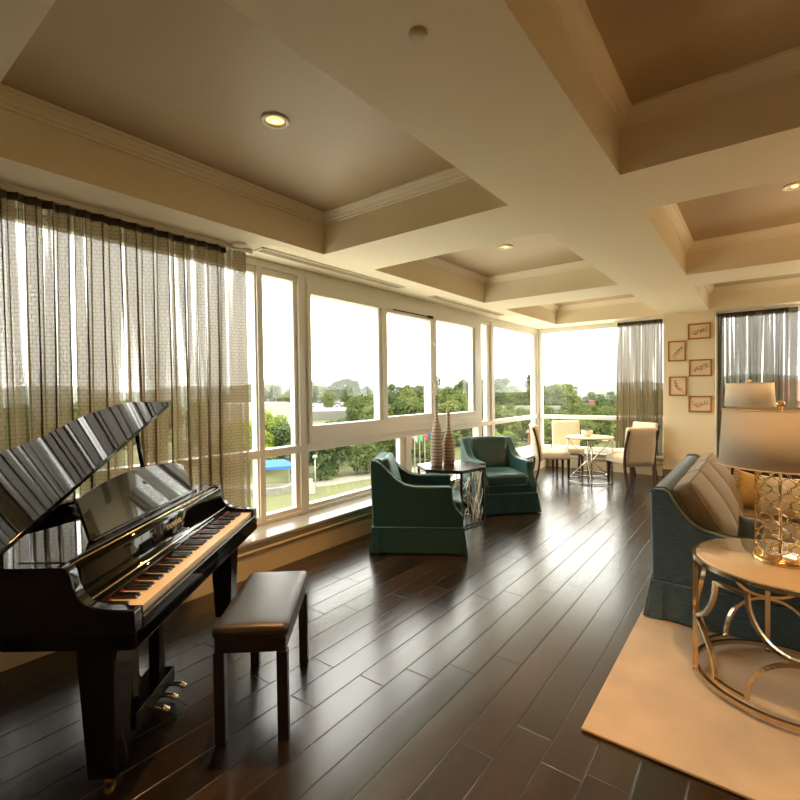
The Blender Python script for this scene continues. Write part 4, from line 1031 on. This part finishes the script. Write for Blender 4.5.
building('townhouse', 'wide roofed house peeping over trees in the first slider pane', 47.6, 430, 18, 10, 12.5, M['tanwall'], M['roof'], 4, 3, 4, z=PZ)
building('townhouse', 'small pale house roof between the two larger house roofs on the horizon', 49.9, 455, 14, 10, 12.5, M['tanwall'], M['roof'], 3, 3, 3, z=PZ)
building('brick_building', 'low red brick building behind the dining chair, far window', 20.1, 92, 6.5, 6, 2.6, M['brick'], M['brick'], 0, 1, .8)
bt = building('brick_tower', 'slim red brick chimney tower among trees in the far window', 15.2, 150, 1.5, 1.5, 6.5, M['brick'])
MB().box(-.9, .9, -.9, .9, 6.5, 6.9).build('tower_cap', M['brick'], bt)
building('brick_house', 'red brick house with pale band at the right edge of the photo', -3.4, 105, 12, 10, 8.0, M['brick'], M['brick'], 3, 2, 3.5)
ov = thing('overpass', 'pale concrete highway overpass in the far corner windows', 'overpass', (*bear(21.2, 150), GZ), radians(18))
MB().box(-21, 13, -4, 4, 3.4, 4.5).build('deck', M['concrete'], ov); MB().box(-21, 13, -4.3, -4, 4.3, 5.3).build('parapet', M['concrete'], ov); MB().box(-21, 13, 4, 4.3, 4.3, 5.3).build('parapet', M['concrete'], ov)
for x in (-16, -6, 3, 10): MB().box(x-.6, x+.6, -3, 3, 0, 3.5).build('pier', M['concrete'], ov)
hw = thing('highway_ramp', 'pale highway ramp climbing the wooded hill in the far window', 'road', (0, 0, 0))
mb = MB(); P = catmull([Vector((*bear(19.5, 235), -3.0)), Vector((*bear(17.2, 270), -1.2)), Vector((*bear(15.0, 320), .2)), Vector((*bear(12.5, 380), .6)), Vector((*bear(9, 400), .2))], 8, False); vs = []
for i, p in enumerate(P):
    d = (P[min(i+1, len(P)-1)]-P[max(0, i-1)]).normalized(); n = Vector((-d.y, d.x, 0)).normalized()*7
    vs += [p-n, p+n, p+n+Vector((0, 0, -1.6)), p-n+Vector((0, 0, -1.6))]
mb.add(vs, [(4*i+a, 4*i+(a+1) % 4, 4*i+4+(a+1) % 4, 4*i+4+a) for i in range(len(P)-1) for a in range(4)]).build('carriageway', M['concrete'], hw, weld=False)
for i in range(4, len(P), 6): MB().box(P[i].x-1, P[i].x+1, P[i].y-1, P[i].y+1, GZ-2, P[i].z-1.5).build('pier', M['concrete'], hw)
# blue canopy, retaining wall, bin, lamp post, flags
cn = thing('canopy', 'small blue fabric canopy on posts beside the lawn', 'canopy', (*bear(52.5, 54.5), GZ), radians(60))
MB().add([(-2, -1.5, 2.4), (2, -1.5, 2.4), (2, 1.5, 2.4), (-2, 1.5, 2.4), (-1, 0, 3.0), (1, 0, 3.0), (-2, -1.5, 2.1), (2, -1.5, 2.1), (2, 1.5, 2.1), (-2, 1.5, 2.1)], [(0, 1, 5, 4), (1, 2, 5), (2, 3, 4, 5), (3, 0, 4), (0, 6, 7, 1), (1, 7, 8, 2), (2, 8, 9, 3), (3, 9, 6, 0)]).build('canopy_top', M['blue'], cn)
for x in (-1.8, 1.8):
    for y in (-1.3, 1.3): MB().box(x-.06, x+.06, y-.06, y+.06, 0, 2.3).build('post', M['bwhite'], cn)
mb = MB(); P = catmull([Vector(bear(58, 52)), Vector(bear(54, 50)), Vector(bear(51.4, 50.5)), Vector(bear(50.2, 53))], 8, False); vs = []
for i, p in enumerate(P):
    d = (P[min(i+1, len(P)-1)]-P[max(0, i-1)]).normalized(); n = Vector((-d.y, d.x))*.3
    vs += [(p.x-n.x, p.y-n.y, GZ), (p.x+n.x, p.y+n.y, GZ), (p.x+n.x, p.y+n.y, GZ+.7), (p.x-n.x, p.y-n.y, GZ+.7)]
mb.add(vs, [(4*i+a, 4*i+(a+1) % 4, 4*i+4+(a+1) % 4, 4*i+4+a) for i in range(len(P)-1) for a in range(4)])
tag(mb.build('stone_wall', M['stone'], weld=False), 'low curved rubble stone wall of the lawn under the blue canopy', 'stone wall')  # low rubble retaining wall along the lawn
bn = thing('utility_box', 'white utility box standing on the lawn beside the lamp post', 'utility box', (*bear(48.5, 49.5), GZ), .7)
box_part('housing', (-.55, .55, -.4, .4, 0, 1.0), M['bwhite'], bn, .03); box_part('housing_lid', (-.3, .3, -.3, .3, 1.0, 1.5), M['bwhite'], bn, .03)
lp = thing('lamp_post', 'slim white lamp post by the lawn path', 'lamp post', (*bear(47.8, 51.5), GZ))
MB().tube([(0, 0, 0), (0, 0, 3.4)], .07, 8).build('pole', M['bwhite'], lp); MB().lathe([(.0, 3.4), (.28, 3.42), (.22, 3.7), (0, 3.75)], 12, cap=False).build('lamp_head', M['bwhite'], lp)
FL = [('red and white', pmat('flag_red', (.5, .06, .05), .8)), ('pale', M['bwhite']), ('green', pmat('flag_green', (.06, .25, .1), .8)), ('dark red', pmat('flag_dark_red', (.35, .05, .06), .8)), ('blue', M['blue'])]
for i, (nm, fm) in enumerate(FL):
    f = thing('flagpole', 'white flagpole with a %s flag, behind the bottle vases' % nm, 'flagpole', (*bear(36.95-i*.62, 56+i*.5), GZ), 0, 'flagpoles beyond the lawn')
    MB().tube([(0, 0, 0), (0, 0, 6.6)], lambda u: .075-.035*u, 8).build('pole', M['bwhite'], f)
    MB().grid(lambda u, v, i=i: (.1+.75*u*cos(.6)-.1*sin(5*u), .75*u*sin(.6)+.12*sin(6*u+i), 6.4-1.3*v-.9*u*u), 8, 6).build('flag', fm, f, weld=False)
# cars
carm = [pmat('car_%s' % n, c, .25, coat=.5) for n, c in (('white', (.34, .34, .32)), ('silver', (.18, .185, .185)), ('red', (.25, .025, .025)), ('dark', (.03, .035, .04)), ('blue', (.05, .1, .2)))]
carn = ['white', 'silver', 'red', 'dark', 'blue']
tyre = pmat('tyre', (.02, .02, .02), .8)
R = random.Random(5); cmesh = {}
def car(pos, rz, k):
    t = thing('car', '%s car parked in the distant car park' % carn[k], 'car', (*pos, PZ), rz, 'parked %s cars' % carn[k])
    if k not in cmesh:
        b_ = MB().prism([(-2.2, .35), (-2.2, .85), (-1.9, .95), (-1.3, 1.0), (.9, 1.0), (2.0, .88), (2.25, .7), (2.25, .35)], 'y', -.85, .85).build('body', carm[k], t, bevel=.08)
        c_ = MB().prism([(-1.6, .98), (-1.1, 1.45), (.3, 1.48), (1.0, .98)], 'y', -.75, .75).build('cabin', M['bglass'], t, bevel=.06)
        w_ = MB()
        ws = []
        for x in (-1.35, 1.4):
            for y in (-.8, .8): 
                o = MB().tube([(x, y-.1, .33), (x, y+.1, .33)], .33, 14).build('wheel', tyre, t); ws.append(o)
        cmesh[k] = [b_, c_]+ws
    else:
        for o in cmesh[k]: c = o.copy(); COL.objects.link(c); c.parent = t
for row, (r0, n0) in enumerate(((222, 7), (250, 8), (278, 8), (305, 7))):
    for i in range(n0):
        if R.random() < .2: continue
        car(bear(51.8-i*1.25+R.uniform(-.2, .2)-row*.3, r0+R.uniform(-3, 3)), radians(45)+R.choice((0, pi))+R.uniform(-.1, .1), R.choice((0, 0, 1, 1, 2, 3, 4)))

# ------------------------------------------------------------------ light
wd = bpy.data.worlds.new('overcast_sky'); sc.world = wd; wd.use_nodes = True; nt = wd.node_tree; bg = nt.nodes['Background']
tc = N(nt, 'TexCoord'); sx = N(nt, 'SeparateXYZ'); L(nt, tc.outputs['Generated'], sx.inputs[0])
cr = N(nt, 'ValToRGB'); e = cr.color_ramp.elements; e[0].position = .0; e[0].color = (.92, .90, .83, 1); e[1].position = .6; e[1].color = (1, .99, .94, 1); L(nt, sx.outputs[2], cr.inputs[0]); L(nt, cr.outputs[0], bg.inputs[0])
bg.inputs[1].default_value = 5.6
sl = bpy.data.lights.new('sun_light', 'SUN'); sl.energy = 2.0; sl.angle = radians(12); sl.color = (1, .93, .78); so = bpy.data.objects.new('sun_light', sl); COL.objects.link(so)
so.rotation_euler = Euler((radians(42), 0, radians(120)))
for (x, y) in centres:
    p, c = (60 if y > 0 else 20), (1, .62, .30)
    if x < -1.5 and 0 < y < 3: p, c = 230, (1, .48, .15)
    elif -.5 < x < 1 and 0 < y < 3: p, c = 150, (1, .56, .24)
    elif y > 6: p, c = 150, (1, .66, .35)
    spot('spot_light', (x, y, ZT-.03), p, c, 92, .8, .05)
def area(name, loc, rot, sx, sy, p, col):
    l = bpy.data.lights.new(name, 'AREA'); l.shape = 'RECTANGLE'; l.size = sx; l.size_y = sy; l.energy = p; l.color = col
    o = bpy.data.objects.new(name, l); COL.objects.link(o); o.location = loc; o.rotation_euler = rot; return o
def point(name, loc, p, col, r=.15):
    l = bpy.data.lights.new(name, 'POINT'); l.energy = p; l.color = col; l.shadow_soft_size = r
    o = bpy.data.objects.new(name, l); COL.objects.link(o); o.location = loc; return o
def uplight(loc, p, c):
    o = spot('ceiling_fill_light', loc, p, c, 150, .9, .12); o.rotation_euler = (pi, 0, 0); return o
uplight((1.0, -2.2, 1.6), 140, (1, .54, .22)); uplight((2.6, 4.7, 1.5), 300, (1, .64, .34)); uplight((2.8, 7.8, 1.5), 330, (1, .70, .42))  # upward fill spots added out of view to brighten the ceiling, no lamps there

# ------------------------------------------------------------------ camera
f_, yaw, pit, rol = 469.84, .653190694, -.0197297831, .0131621039
F = Vector((-sin(yaw)*cos(pit), cos(yaw)*cos(pit), sin(pit))); Rr = Vector((cos(yaw), sin(yaw), 0)); D = F.cross(Rr)
R2 = Rr*cos(rol)+D*sin(rol); D2 = -Rr*sin(rol)+D*cos(rol)
cam = bpy.data.cameras.new('camera'); cam.sensor_width = 36; cam.lens = 36*f_/800; cam.clip_end = 5000; cam.clip_start = .05
co = bpy.data.objects.new('camera', cam); COL.objects.link(co)
mw = Matrix.Identity(4)
for i in range(3): mw[i][0] = R2[i]; mw[i][1] = -D2[i]; mw[i][2] = -F[i]
mw[2][3] = 1.55; co.matrix_world = mw; sc.camera = co
vs_ = sc.view_settings; vs_.view_transform = 'Standard'; vs_.look = 'None'; vs_.exposure = 0.4; vs_.gamma = 1; vs_.use_curve_mapping = False
cy = sc.cycles; cy.max_bounces = 10; cy.diffuse_bounces = 5; cy.glossy_bounces = 5; cy.transparent_max_bounces = 24; cy.transmission_bounces = 6
cy.sample_clamp_indirect = 8; cy.use_denoising = True; cy.caustics_reflective = False; cy.caustics_refractive = False; cy.blur_glossy = .5
